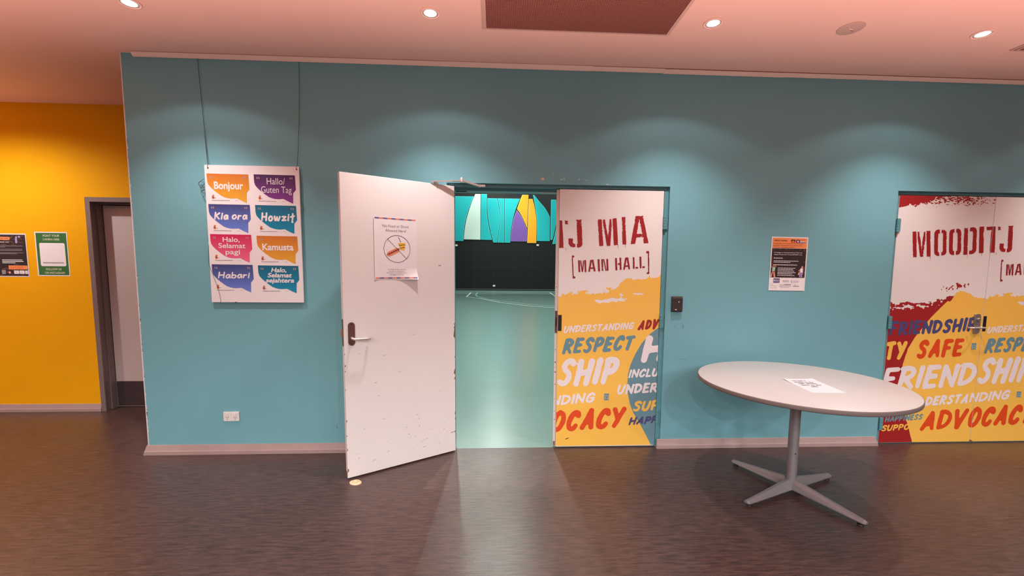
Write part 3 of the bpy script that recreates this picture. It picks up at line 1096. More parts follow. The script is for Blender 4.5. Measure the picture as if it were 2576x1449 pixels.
m.flat([[(.0725, .0688), (.085, .079), (.1093, .0853), (.1093, .0835), (.092, .0745)]], fr, 6, M_ink)
m.flat([rect(.002, .012, .80, .017)], fr, 6, M_edge)
tag(m.build('mural', d2), 'painted mural with red stencil and brush lettering')
m = MB()
m.box((.0015, -.0022, .956), (.030, -.0002, 1.082), M_dark)
m.build('strike_cover', d2)
m = MB()
m.box((-.0205, .0165, .937), (-.0025, .0186, 1.113), M_bronze)
m.box((-.016, .0145, .99), (-.006, .0166, 1.06), M_dark)
m.build('lock_faceplate', d2)

# ---- the pair at the right, closed
LX = 2.7275
d3 = empty('door_3', (LX, R, 0))
struct(d3, 'closed left leaf with MOODI stencil and lever handle', 'door')
m = leaf_body('leaf', d3, M_white, M_edge)
m.build('leaf', d3)
m = MB()
mural_left(m, fr)
sticker(m, fr, .7385, .8035, .7781, .8561, 6)
tag(m.build('mural', d3), 'painted mural of red edges and yellow arch with words')
m = MB()
m.bevel_box((.730, -.008, .939), (.785, -.0005, 1.1), M_satin, .003, 1)
m.prism(rrect(.728, .936, .783, 1.101, .026), 1, -.012, -.0012, M_satin)
m.lathe([(.014, 0), (.014, .012), (.012, .014)], M_satin, 20)
m.v = [(v if i < len(m.v) - 60 - 40 else (v[0] + .7565, -.012 - v[2], v[1] + 1.055)) for i, v in enumerate(m.v)]
hp = m.build('handle_plate', d3)


def lever(mm, x, z, y0, length, direction, r=.0095, out=.055):
    pts = [(x, y0, z), (x, y0 - out * .6, z)]
    for i in range(6):
        a = math.pi / 2 * i / 5
        pts.append((x + direction * .02 * (1 - math.cos(a)), y0 - out * .6 - .02 * math.sin(a), z))
    pts.append((x + direction * (length - .02), y0 - out * .6 - .02, z))
    for i in range(1, 6):
        a = math.pi / 2 * i / 5
        pts.append((x + direction * (length - .02 + .02 * math.sin(a)), y0 - out * .6 - .02 * math.cos(a), z))
    pts.append((x + direction * length, y0 - out * .25, z))
    mm.tube(pts, r, M_steel, 12)


m = MB()
lever(m, .800 - .025, .992, -.012, .125, -1, .0062)
m.build('lever_handle', d3)

d4 = empty('door_4', (LX + LW + .004, R, 0))
m = MB()
m.box((-.0038, .004, .012), (-.0002, .030, 2.048), M_gap)  # near-black strip painting the shade in the gap between the leaves
m.build('gap_shade_strip', d4)
struct(d4, 'closed right leaf of the mural pair, cut by the picture edge', 'door')
m = leaf_body('leaf', d4, M_white, M_edge)
m.build('leaf', d4)
m = MB()
mural_right(m, fr)
sticker(m, fr, .372, .3922, .411, .442, 6)
tag(m.build('mural', d4), 'painted mural with red stencil and brush lettering')
m = MB()
m.box((.0015, -.0022, .956), (.028, -.0002, 1.082), M_dark)
m.build('strike_cover', d4)
m = MB()
m.prism([(-.012, .01), (.02, .01), (.012, .022), (-.004, .028)], 1, -.004, -.001, M_chip)
m.build('bottom_chip', d4)

# ---- the open white leaf
TH = 2.5854
Dv = Vector((math.cos(TH), -math.sin(TH), 0))
PX = Vector((-.8211, R - .010, 0))
d1 = empty('door_1', PX)
d1.rotation_euler = (0, 0, -TH)
struct(d1, 'plain white door leaf standing open with a paper notice', 'door')
# local frame: x from hinge to free edge, +y the plain face
m = MB()
m.bevel_box((0, 0, .010), (LW, .040, 2.050), M_white, .0018, 1)
pf = (X3(0, .0402, 0), X3(1, 0, 0), X3(0, 0, 1), X3(0, 1, 0))
marks = []
rnd = random.Random(12)
for a, b, c, dd in ((.645, .088, .03, .012), (.617, .645, .02, .007), (.40, .28, .017, .006), (.30, .265, .008, .018), (.565, .375, .018, .004), (.30, .32, .006, .02), (.335, .20, .010, -.004),
                    (.38, .225, .012, .004), (.285, .15, .012, 0), (.262, .155, .01, .002), (.245, .16, .014, .003), (.27, .10, .03, .006), (.55, .83, .015, .004), (.13, .50, .004, .012), (.10, .20, .006, .012),
                    (.60, .55, .02, .0), (.34, .96, .012, .002), (.32, .36, .02, .003), (.70, .33, .012, 0), (.20, .225, .006, .008), (.14, .10, .012, .004), (.54, .13, .02, .006), (.74, .13, .014, .01), (.715, .86, .003, .006), (.45, .70, .016, .001)):
    marks += line2([(a, b), (a - c * .75, b + dd * .75)], .0026)
for i in range(24):
    a, b = rnd.uniform(.05, .78), abs(rnd.gauss(0, .22)) + .03
    marks += line2([(a, b), (a + rnd.uniform(-.012, .012), b + rnd.uniform(-.004, .004))], .0014)
m.flat(marks, pf, 1, M_mark)
m.flat([disc(.123, 1.463, .013, 20, .004)], pf, 1, M_smear)
m.flat(line2([(.133, 1.460), (.113, 1.460)], .003), pf, 2, M_chip)
# chips along the hinge side and the free side
for z, h, w in ((.975, .035, .010), (.90, .09, .013), (.62, .05, .012), (.58, .025, .008), (.30, .03, .006), (.26, .02, .005), (.155, .02, .007), (.75, .02, .005), (1.01, .012, .012)):
    m.flat([[(.0008, z), (.0008 + w, z + h * .25), (.0008 + w * .6, z + h * .7), (.0008, z + h)]], pf, 1, M_chip)
m.flat(line2([(.04, .162), (.005, .168)], .004), pf, 2, M_chip)
for z, h, w in ((.78, .016, .006), (.745, .01, .005), (.40, .02, .005), (.30, .014, .004), (.20, .02, .005), (.05, .03, .008), (.62, .01, .004), (.86, .012, .004)):
    m.flat([[(LW - .0008, z), (LW - .0008 - w, z + h * .3), (LW - .0008 - w, z + h * .7), (LW - .0008, z + h)]], pf, 1, M_chip)
ff = (X3(LW + .0002, 0, 0), X3(0, 1, 0), X3(0, 0, 1), X3(1, 0, 0))
m.flat([rect(.0015, .012, .0385, 2.048)], ff, 1, M_edge)
m.flat([rect(.0265, .012, .028, 2.048)], ff, 2, M_skirt)
m.flat([rect(.004, .012, .036, .055)], ff, 3, M_chip)
m.build('leaf', d1)
m = MB()
frb = (X3(LW, -.0004, 0), X3(-1, 0, 0), X3(0, 0, 1), X3(0, -1, 0))
frb = (X3(0, -.0004, 0), X3(1, 0, 0), X3(0, 0, 1), X3(0, -1, 0))
mural_left(m, frb)
tag(m.build('mural', d1), 'painted mural on the wall side of the leaf')
m = MB()
m.prism(rrect(.741, .922, .785, 1.078, .0215), 1, .0403, .0445, M_bronze)
m.prism(disc(.763, 1.066, .004, 10), 1, .0445, .0452, M_dark)
m.prism(disc(.763, .934, .004, 10), 1, .0445, .0452, M_dark)
m.build('handle_plate', d1)
m = MB()
r_ = .0085
pts = [(.765, .044, .974), (.765, .078, .974)]
for i in range(1, 6):
    a = math.pi / 2 * i / 5
    pts.append((.765 - .018 * (1 - math.cos(a)), .078 + .018 * math.sin(a), .974 - .001 * i))
pts.append((.672, .096, .967))
for i in range(1, 6):
    a = math.pi / 2 * i / 5
    pts.append((.672 - .018 * math.sin(a), .096 - .018 * (1 - math.cos(a)), .967))
pts.append((.654, .055, .967))
m.tube(pts, r_, M_steel, 14)
m.build('lever_handle', d1)
m = MB()
m.box((LW + .0003, .006, .92), (LW + .003, .034, 1.10), M_bronze)
m.box((LW + .003, .010, .985), (LW + .014, .026, 1.03), mat('copper_latch', (.55, .25, .16, 1), .4, metal=.5))
m.build('lock_faceplate', d1)
m = MB()
for z0, z1 in ((1.755, 1.864), (.980, 1.088), (.205, .318)):
    m.lathe([(.0115, z0), (.0115, z1)], M_frame, 14, (-.004, -.002, 0))
m.build('hinge', d1)

# door closer linking the open leaf to the frame head
dc = empty('door_closer', (-.745, -.06, 2.06))
tag(dc, 'slim folding steel closer arm over the top of the open white door', 'door closer')
m = MB()
a, b = Vector((-.962, -.118, 2.0625)) - dc.location, Vector((-.742, -.060, 2.0835)) - dc.location


def bar(mm, a, b, w, h, mt):
    t = (b - a).normalized()
    s = t.cross(Vector((0, 0, 1))).normalized() * (w / 2)
    u = s.cross(t).normalized() * (h / 2)
    V = [p + sx * s + sz * u for p in (a, b) for sx, sz in ((-1, -1), (1, -1), (1, 1), (-1, 1))]
    mm.add(V, [(0, 1, 2, 3), (7, 6, 5, 4), (0, 4, 5, 1), (1, 5, 6, 2), (2, 6, 7, 3), (3, 7, 4, 0)], mt)


bar(m, a, b, .022, .007, M_steel)
m.build('arm', dc, recalc=True)
m = MB()
c = Vector((-.612, .012, 2.060)) - dc.location
bar(m, b + Vector((.008, .004, 0)), c, .018, .012, M_steel)
m.build('arm', dc, recalc=True)
m = MB()
m.lathe([(.013, -.012), (.014, .014), (.010, .022)], M_steel, 18, tuple(b))
m.build('elbow_joint', dc)
m = MB()
c2 = Vector((-.590, .022, 2.062)) - dc.location
m.bevel_box((c2.x - .024, -.004 + c2.y - .012, c2.z - .008), (c2.x + .020, c2.y + .0015, c2.z + .010), M_steel, .002, 1)
m.lathe([(.008, -.010), (.008, .010)], M_steel, 14, (c2.x - .024, c2.y - .008, c2.z))
m.build('frame_bracket', dc)
m = MB()
bar(m, Vector((-.925, -.098, 2.052)) - dc.location, Vector((-.925, -.098, 2.060)) - dc.location + Vector((0.0001, 0, 0)), .03, .03, M_steel)
m.build('pivot', dc, recalc=True)

# ------------------------------------------------------------------ amber wall doorway
d5 = empty('door_5', (-4.335, Y_AMB + .115, 0))
struct(d5, 'pale grey door with dark kick plate in the amber wall', 'door')
m = MB()
m.box((0.004, 0, .008), (.90, .04, 2.022), M_ydoor)
m.build('leaf', d5)
m = MB()
m.box((.006, -.002, .01), (.898, -.0002, .268), M_kick)
m.box((.0035, -.0026, .01), (.006, -.0001, .268), M_steel)
m.box((.006, -.0028, .008), (.898, -.0002, .012), M_steel)
tag(m.build('kick_plate', d5), 'dark kick plate across the bottom')
m = MB()
for x0, x1, y0, y1 in ((YD[0] - .008, YD[0] + .036, -.012, .19), (YD[1] - .036, YD[1] + .008, -.012, .19)):
    m.box((x0, Y_AMB + y0, 0), (x1, Y_AMB + .003, 2.040), M_yframe)
m.box((YD[0], Y_AMB + .003, 0), (YD[0] + .030, Y_AMB + .195, 2.045), M_yframe)
m.box((YD[1] - .030, Y_AMB + .003, 0), (YD[1], Y_AMB + .195, 2.045), M_yframe)
m.box((YD[0] + .030, Y_AMB + .055, 0), (YD[0] + .042, Y_AMB + .110, 2.028), M_yframe)
m.box((YD[1] - .042, Y_AMB + .055, 0), (YD[1] - .030, Y_AMB + .110, 2.028), M_yframe)
m.box((YD[0] - .008, Y_AMB - .012, 2.040), (YD[1] + .008, Y_AMB + .003, 2.083), M_yframe)
m.box((YD[0], Y_AMB + .003, 2.045), (YD[1], Y_AMB + .195, 2.075), M_yframe)
m.box((YD[0] + .03, Y_AMB + .055, 2.028), (YD[1] - .03, Y_AMB + .110, 2.045), M_yframe)
struct(m.build('trim_5'), 'taupe metal frame around the pale door in the amber wall', 'door frame')

# ------------------------------------------------------------------ ceiling fittings
dl_label = ['bright recessed ceiling downlight above the greeting board, farthest left', 'bright recessed ceiling downlight above the open white door',
            'bright recessed ceiling downlight just right of the big vent', 'bright recessed ceiling downlight at the far right beyond the round cover plate']


def make_downlight():
    t = empty('downlight', (0, 0, H))
    mm = MB()
    mm.lathe([(.058, -.0005), (.058, -.004), (.054, -.006), (.047, -.0055), (.046, -.0005)], M_ceil, 48, cap=False)
    mm.build('trim_ring', t)
    mm = MB()
    mm.lathe([(.046, -.0012), (.045, -.0045), (.036, -.0035), (.034, -.0012)], mat('lamp_gimbal', (.62, .50, .45, 1), .4), 40, cap=False)
    mm.build('gimbal', t)
    mm = MB()
    mm.lathe([(.034, -.0015), (.032, -.0045), (.0, -.006)], M_lens, 32, cap=False)
    tag(mm.build('lens', t), 'glowing white lens')
    return t


def copy_tree(o, parent=None):
    c = o.copy()
    COL.objects.link(c)
    c.parent = parent
    for ch in o.children:
        copy_tree(ch, c)
    return c


dl0 = make_downlight()
for i, (x, y) in enumerate(DOWNLIGHTS):
    o = dl0 if i == 0 else copy_tree(dl0)
    o.location = (x, y, H)
    tag(o, dl_label[i], 'downlight', 'recessed downlights in the ceiling')

cp = MB()
cp.lathe([(.0735, -.0002), (.0735, -.003), (.070, -.0045), (0, -.0045)], mat('ceiling_cover_paint', (.62, .44, .39, 1), .6), 48, cap=False)
cp.prism([(-.018, -.006), (.004, -.004), (.02, .006), (.012, .007), (-.004, .002)], 2, -.006, -.0046, M_trim)
cp.prism([(.012, .012), (.032, .018), (.030, .024), (.010, .016)], 2, -.0055, -.0046, M_core)
o = cp.build('round_cover_plate', loc=(1.690, -.617, H))
tag(o, 'flat round cover plate on the ceiling between the two right downlights', 'cover plate')


def make_vent(name, x0, x1, y0, y1, label):
    t = empty(name, ((x0 + x1) / 2, (y0 + y1) / 2, H))
    w, d = (x1 - x0) / 2, (y1 - y0) / 2
    mm = MB()
    for a, z in ((0.0, -.006), (.016, -.016)):
        b = a + (.016 if a == 0 else .012)
        mm.box((-w + a, -d + a, z), (w - a, -d + b, -.0003), M_vent)
        mm.box((-w + a, d - b, z), (w - a, d - a, -.0003), M_vent)
        mm.box((-w + a, -d + b, z), (-w + b, d - b, -.0003), M_vent)
        mm.box((w - b, -d + b, z), (w - a, d - b, -.0003), M_vent)
    mm.build('vent_frame', t)
    mm = MB()
    mm.box((-w + .028, -d + .028, -.0012), (w - .028, d - .028, -.0004), M_void)  # dark plate painting the duct's shade; the ceiling behind is solid
    mm.build('duct_shade_plate', t)
    mm = MB()
    W2, D2 = w - .028, d - .028
    n = int(2 * W2 / .0128)
    for i in range(n + 1):
        x = -W2 + 2 * W2 * i / n
        mm.box((x - .0011, -D2, -.0125), (x + .0011, D2, -.0014), M_core)
    n = int(2 * D2 / .0128)
    for i in range(n + 1):
        y = -D2 + 2 * D2 * i / n
        mm.box((-W2, y - .0011, -.0125), (W2, y + .0011, -.0014), M_core)
    tag(mm.build('grille_core', t), 'reddish egg crate grille')
    return tag(t, label, 'vent', 'ceiling air vents')


make_vent('air_vent', -.582, .606, -1.070, -.472, 'large rectangular ceiling vent with reddish egg crate grille, top centre')
make_vent('air_vent', 2.958, 4.146, -1.036, -.438, 'second ceiling vent, only its corner showing at the right edge')

# ------------------------------------------------------------------ greeting board on its wires
CW, CH = .293, .206
PXM = .000736


def ink(name, top, bot):
    return gradient_mat(name, top, bot, CH)


G_or = ink('print_orange', (.66, .19, .025, 1), (.84, .45, .035, 1))
G_pu = ink('print_purple', (.06, .014, .10, 1), (.24, .045, .30, 1))
G_bl = ink('print_blue', (.050, .062, .21, 1), (.15, .26, .80, 1))
G_te = ink('print_teal', (.006, .14, .25, 1), (.002, .30, .52, 1))
G_pk = ink('print_pink', (.62, .016, .10, 1), (.86, .16, .30, 1))
QUOTE = mat('print_quote_mark', (.50, .36, .38, 1), .6)
LOGO = mat('print_logo_orange', (.75, .16, .04, 1), .6)
LOGO2 = mat('print_logo_dark', (.25, .03, .03, 1), .6)

bd = empty('greeting_board', (-2.264, -.012, 1.672))
tag(bd, 'white hanging board with eight coloured speech bubble greetings', 'notice board')
m = MB()
m.bevel_box((-.3345, -.006, -.4985), (.334, .005, .4985), M_paper, .001, 1)
m.build('board', bd)
for sx in (-.308, .318):
    m = MB()
    m.lathe([(.0045, 0), (.004, .004), (.0, .006)], M_dark, 12)
    m.v = [(v[0] + sx, -.006 - v[2], v[1] + .478) for v in m.v]
    m.tube([(sx, -.009, .478), (sx - .002, -.010, .490), (sx, -.004, .4995)], .0012, M_wire, 6)
    m.build('fixing', bd)
m = MB()
m.prism([(-.17, -.4995), (-.165, -.4945), (-.155, -.4965), (-.148, -.4995)], 1, -.0068, -.006, M_dark)
m.build('edge_nick', bd)

BUB = [(0, 0), (398, 3), (403, 145), (375, 180), (372, 280), (330, 262), (278, 234), (250, 237), (225, 238), (195, 236), (170, 230), (135, 217), (105, 195), (75, 172), (50, 150), (28, 128), (10, 105), (2, 75)]


def quotes(mm, fr, u, v, flip):
    for k in (0, 18):
        s = 1 if flip else -1
        mm.flat([disc(u + k * PXM, v, 6 * PXM, 12)], fr, 3, mm._q)
        mm.flat([[(u + k * PXM + s * 6 * PXM, v), (u + k * PXM + s * 6 * PXM, v - s * 10 * PXM), (u + k * PXM - s * 2 * PXM, v - s * 18 * PXM), (u + k * PXM, v - s * 2 * PXM)]], fr, 3, mm._q)


def card(lines, x, ztop, inkm, label, quote=None):
    mm = MB()
    fr = (X3(0, 0, 0), X3(1, 0, 0), X3(0, 0, 1), X3(0, -1, 0))
    mm._q = quote or QUOTE
    pl = [(a * PXM, -b * PXM) for a, b in BUB]
    # ear-clip the bubble once through bmesh
    bm = bmesh.new()
    f = bm.faces.new([bm.verts.new((a, 0, b)) for a, b in pl])
    f.normal_update()
    bmesh.ops.triangulate(bm, faces=[f])
    bm.verts.index_update()
    mm.add([(v.co.x, -.00025, v.co.z) for v in bm.verts], [[v.index for v in ff.verts] for ff in bm.faces], inkm)
    bm.free()
    quotes(mm, fr, 32 * PXM, -38 * PXM, False)
    quotes(mm, fr, 350 * PXM, -30 * PXM, True)
    mm.flat([rect(42 * PXM, -218 * PXM, 62 * PXM, -206 * PXM), rect(40 * PXM, -244 * PXM, 60 * PXM, -228 * PXM)], fr, 2, LOGO)
    mm.flat([disc(50 * PXM, -226 * PXM, 9 * PXM, 10, 5 * PXM)], fr, 3, LOGO2)
    mm.flat(line2([(36 * PXM, -226 * PXM), (76 * PXM, -236 * PXM)], 3 * PXM), fr, 3, LOGO2)
    dash = [rect((37 + k) * PXM, -261 * PXM, (37 + k + w) * PXM, -256.5 * PXM) for k, w in ((0, 22), (24, 30), (57, 18), (78, 40), (121, 26), (150, 20))]
    mm.flat(dash, fr, 2, M_grey)
    mm.flat([rect(264 * PXM, -259 * PXM, 292 * PXM, -257 * PXM)], fr, 2, M_grey)
    for kind, text, x0, x1, base, cap, extra in lines:
        x0, x1, base, cap = x0 * PXM, x1 * PXM, -base * PXM, cap * PXM
        if kind == 'type':
            mm.tris(type_fit(text, x0, x1, base, cap, **extra), fr, 4, M_paper)
        else:
            mm.flat(brush_word(text, (x0, base), (x1, base + extra.get('rise', 0) * PXM), (x0 + extra.get('sh', 8) * PXM, base + cap), table=HAND, k=extra.get('k', .20), gap=.04, jit=.04, seed=len(text), cell=.0011), fr, 4, M_paper)
    o = mm.build('greeting_card', bd, loc=(x + 2.264, -.0064, ztop - 1.672))
    tag(o, label)
    return o


card([('type', 'Bonjour', 64, 345, 147, 72, dict(bold=.03))], -2.584, 2.110, G_or, 'orange speech bubble reading Bonjour')
card([('type', 'Hallo/', 124, 300, 95, 66, dict(bold=-.002)), ('type', 'Guten Tag', 66, 362, 177, 66, dict(bold=-.002))], -2.253, 2.110, G_pu, 'purple speech bubble reading Hallo Guten Tag')
card([('hand', 'Kia ora', 48, 370, 152, 80, dict())], -2.584, 1.8925, G_bl, 'blue speech bubble reading Kia ora')
card([('hand', 'Howzit', 52, 382, 160, 86, dict(rise=0, sh=4))], -2.253, 1.8905, G_te, 'teal speech bubble reading Howzit')
card([('type', 'Halo,', 120, 284, 75, 50, dict(bold=.012)), ('type', 'Selamat', 77, 338, 136, 50, dict(bold=.012)), ('type', 'pagi', 142, 282, 198, 50, dict(bold=.012))], -2.584, 1.676, G_pk, 'pink speech bubble reading Halo, Selamat pagi')
card([('type', 'Kamusta', 52, 358, 142, 66, dict(bold=.03))], -2.253, 1.668, G_or, 'orange speech bubble reading Kamusta')
card([('hand', 'Habari', 54, 364, 142, 66, dict(sh=6))], -2.584, 1.4555, G_bl, 'blue speech bubble reading Habari')
card([('type', 'Halo,', 128, 278, 67, 45, dict(bold=.028, shear=.24)), ('type', 'Selamat', 90, 326, 119, 45, dict(bold=.028, shear=.24)), ('type', 'sejahtera', 71, 350, 171, 45, dict(bold=.028, shear=.24))], -2.253, 1.4505, G_te, 'teal speech bubble reading Halo, Selamat sejahtera')


def wire(name, pts, label, extra=None):
    mm = MB()
    mm.tube(smooth3(pts), .0013, M_wire, 6)
    o = mm.build(name)
    for e in extra or []:
        mm = MB()
        mm.tube(smooth3(e), .0011, M_wire, 5)
        mm.build('loose_end', o)
    return tag(o, label, 'wire', 'picture wires holding the greeting board')


def smooth3(P, n=6):
    if len(P) < 3:
        return P
    Q = [P[0]] + list(P) + [P[-1]]
    out = []
    for i in range(1, len(Q) - 2):
        for k in range(n):
            t = k / n
            out.append(tuple(0.5 * (2 * Q[i][c] + (-Q[i - 1][c] + Q[i + 1][c]) * t + (2 * Q[i - 1][c] - 5 * Q[i][c] + 4 * Q[i + 1][c] - Q[i + 2][c]) * t * t
                             + (-Q[i - 1][c] + 3 * Q[i][c] - 3 * Q[i + 1][c] + Q[i + 2][c]) * t ** 3) for c in range(3)))
    out.append(P[-1])
    return out


Yw = -.010
wire('hanging_wire', [(-2.606, Yw, 2.908), (-2.603, Yw, 2.80), (-2.592, Yw, 2.55), (-2.584, Yw, 2.32), (-2.578, Yw, 2.172)],
     'left black picture wire with tangled end beside the Bonjour bubble',
     [[(-2.588, Yw - .002, 2.46), (-2.580, Yw - .002, 2.30), (-2.570, Yw - .002, 2.174)],
      [(-2.604, Yw - .006, 2.075), (-2.628, Yw - .012, 2.052), (-2.642, Yw - .012, 2.035), (-2.625, Yw - .01, 2.022), (-2.606, Yw - .01, 2.035), (-2.616, Yw - .012, 2.05), (-2.640, Yw - .01, 2.045),
       (-2.634, Yw - .01, 2.01), (-2.606, Yw - .01, 2.006), (-2.618, Yw - .01, 1.985), (-2.630, Yw - .01, 1.975), (-2.614, Yw - .01, 1.945), (-2.609, Yw - .005, 1.92), (-2.604, Yw + .006, 1.88), (-2.606, Yw + .004, 1.62)],
      [(-2.62, Yw - .01, 2.03), (-2.607, Yw - .012, 2.012), (-2.622, Yw - .012, 2.0), (-2.632, Yw - .01, 2.02), (-2.62, Yw - .01, 2.03)],
      [(-2.606, Yw + .004, 1.60), (-2.608, Yw - .004, 1.50), (-2.603, Yw - .0115, 1.46), (-2.594, Yw - .0115, 1.43), (-2.566, Yw - .0105, 1.34), (-2.545, Yw - .0105, 1.27), (-2.533, Yw - .0105, 1.20), (-2.534, Yw - .0105, 1.173)]])
wire('hanging_wire', [(-1.905, Yw, 2.908), (-1.910, Yw, 2.70), (-1.922, Yw, 2.45), (-1.944, Yw, 2.175)],
     'right black picture wire dropping to the corner above the purple bubble',
     [[(-1.930, Yw, 2.165), (-1.922, Yw, 2.05), (-1.925, Yw, 1.93), (-1.918, Yw, 1.90), (-1.908, Yw, 1.875), (-1.912, Yw, 1.845), (-1.925, Yw, 1.84)]])

# ------------------------------------------------------------------ notices
def sheet_mesh(fr, w, h, m_, curl=None, nx=8, ny=10, thick=.0004):
    """a sheet with a real thickness; curl(s, t) lifts it off its support"""
    o, U, V, N = fr
    mm = MB()
    P = []
    for j in range(ny + 1):
        for i in range(nx + 1):
            s, t = i / nx, j / ny
            lift = curl(s, t) if curl else 0
            P.append(o + U * (w * s) + V * (h * t) + N * (thick + lift))
    B = [p - N * thick for p in P]
    F = []
    n1 = nx + 1
    for j in range(ny):
        for i in range(nx):
            a = j * n1 + i
            F.append((a, a + 1, a + n1 + 1, a + n1))
    k = len(P)
    F += [tuple(k + q for q in f[::-1]) for f in F]
    border = [i for i in range(n1)] + [j * n1 + nx for j in range(1, ny + 1)] + [ny * n1 + i for i in range(nx - 1, -1, -1)] + [j * n1 for j in range(ny - 1, 0, -1)]
    for a, b in zip(border, border[1:] + border[:1]):
        F.append((b, a, k + a, k + b))
    mm.add(P + B, F, m_)
    return mm


# no food or drink notice on the open door
nt_ = empty('paper_notice', PX + Dv * .45)
nt_.rotation_euler = (0, 0, -TH + math.pi)
tag(nt_, 'white no food or drink paper notice taped to the open door', 'notice')
# local x runs to the viewer's right; the plain face points along -y after the half turn
nf = (X3(0, -.0404, 0), X3(1, 0, 0), X3(0, 0, 1), X3(0, -1, 0))
NW, NH = .302, .425
n0 = (X3(-.152, -.0403, 1.360), X3(1, 0, 0), X3(0, 0, 1), X3(0, -1, 0))
M_crumple = mat('crumpled_paper', (.88, .86, .89, 1), .5, bump=1.0, bscale=14)
m = sheet_mesh(n0, NW, NH, M_crumple, lambda s, t: .0006, nx=24, ny=34)
pfz = (n0[0] + n0[3] * .0012, n0[1], n0[2], n0[3])
PB = mat('notice_blue', (.12, .11, .33, 1), .6)
PO = mat('notice_salmon', (.80, .24, .15, 1), .6)
TITLE = mat('notice_title_ink', (.09, .055, .06, 1), .6)
for k in range(10):
    a = .006 + k * .029
    for v0 in (.006, .412):
        m.flat([[(a, v0), (a + .029, v0), (a + .029, v0 + .009), (a, v0 + .009)]], pfz, 1, PB if k % 2 == (0 if v0 > .2 else 1) else PO)
m.tris(type_fit('No Food or Drink', .060, .245, .358, .019, bold=-.012), pfz, 2, TITLE)
m.tris(type_fit('Allowed Here!', .078, .226, .328, .019, bold=-.012), pfz, 2, TITLE)
m.flat(ring2(.159, .212, .093, .0026, 56), pfz, 4, TITLE)
m.flat(line2([(.093, .278), (.225, .146)], .0022), pfz, 5, TITLE)
HB = mat('notice_bun', (.85, .30, .14, 1), .6)
HS = mat('notice_sausage', (.60, .10, .05, 1), .6)
HY = mat('notice_cup', (.86, .52, .05, 1), .6)
ca, sa = math.cos(.46), math.sin(.46)


def rot2(P, cu, cv):
    return [(cu + a * ca - b * sa, cv + a * sa + b * ca) for a, b in P]


m.flat([rot2(rrect(-.046, -.017, .046, .017, .016), .130, .189)], pfz, 2, HB)
m.flat([rot2(rrect(-.048, -.004, .052, .007, .005), .130, .189)], pfz, 3, HS)
for k in range(5):
    m.flat([rot2([(-.036 + k * .017, -.004), (-.028 + k * .017, .010), (-.020 + k * .017, -.004)], .130, .189)], pfz, 4, TITLE)
m.flat([[(.182, .205), (.211, .203), (.218, .256), (.166, .252)]], pfz, 2, HY)
m.flat(line2([(.172, .239), (.185, .236), (.199, .243), (.217, .241)], .004) + line2([(.177, .220), (.189, .217), (.203, .224), (.215, .222)], .004), pfz, 3, TITLE)
for k in range(4):
    m.flat(line2([(.185 - k * .0045, .262 + k * .0085), (.182 - k * .0045, .267 + k * .0085)], .004), pfz, 3, TITLE)
for k, (tx, a, b) in enumerate((("Let's keep this space clean and", .092, .216), ('enjoyable for everyone by', .098, .206), ('refraining from consuming food or', .080, .226), ('beverages in the hall', .104, .200))):
    m.tris(type_fit(tx, a, b, .068 - k * .0125, .0062, bold=.0), pfz, 2, TITLE)
def notice_lift(a, b):
    s_, t_ = a / NW, b / NH
    return .030 * max(0, (s_ - .40) / .60) ** 2 * max(0, (.20 - t_) / .20) ** 2 + .004 * max(0, (.14 - s_) / .14) ** 2


m.v = [(v[0], v[1] - notice_lift(v[0] + .152, v[2] - 1.360), v[2]) for v in m.v]
m.build('sheet', nt_)

# pride yarns flyer on the teal wall
FL = empty('paper_flyer', (1.826, -.001, 1.498))
FL.rotation_euler = (0, 0, 0)
tag(FL, 'portrait flyer with orange heading and black text panel above the round table', 'flyer')
FW, FH = .297, .423
f0 = (X3(-FW / 2, -.0008, -FH / 2), X3(1, 0, -.010), X3(.004, 0, 1), X3(0, -1, 0))
m = sheet_mesh(f0, FW, FH, M_paper, lambda s, t: .004 * (1 - t) ** 2 * s + .0006)
p0 = (f0[0] + f0[3] * .0052, f0[1], f0[2], f0[3])
m = sheet_mesh(f0, FW, FH, M_paper, lambda s, t: .0006)
p0 = (f0[0] + f0[3] * .0012, f0[1], f0[2], f0[3])
FO = mat('flyer_orange', (.90, .30, .10, 1), .55)
FB = mat('flyer_black', (.028, .016, .016, 1), .55)
FP = mat('flyer_pattern', (.62, .26, .16, 1), .55)
FLV = mat('flyer_lavender', (.42, .34, .66, 1), .55)
FPK = mat('flyer_pink', (.85, .34, .28, 1), .55)
FGR = mat('flyer_green', (.40, .58, .42, 1), .55)
FSK = mat('flyer_skin', (.50, .22, .14, 1), .55)
FRD = mat('flyer_red', (.62, .05, .03, 1), .55)
m.flat([rect(.008, .335, .289, .414)], p0, 1, FO)
m.flat([rect(.008, .103, .289, .333)], p0, 1, FB)
rnd = random.Random(2)
for i in range(34):   # short pattern dashes round the black panel
    side = i % 4
    if side == 0:
        q = [(rnd.uniform(.01, .28), .318), None]
    elif side == 1:
        q = [(rnd.uniform(.01, .28), .104), None]
    elif side == 2:
        q = [(.011, rnd.uniform(.11, .31)), None]
    else:
        q = [(.274, rnd.uniform(.11, .31)), None]
    a, b = q[0]
    pts = smooth_line([(a, b), (a + .004, b + .008), (a + .010, b + .012)])
    m.flat(line2([p for p in pts if p[0] < .289 and p[1] < .333], .0016), p0, 2, FP)
m.flat([rrect(.024, .112, .272, .314, .006)], p0, 3, FB)
m.flat(ring2(.15, .30, .0, .0, 3), p0, 3, FB)
m.tris(type_fit('PRIDE YARNS:', .022, .128, .388, .0115, bold=.012), p0, 3, M_ink)
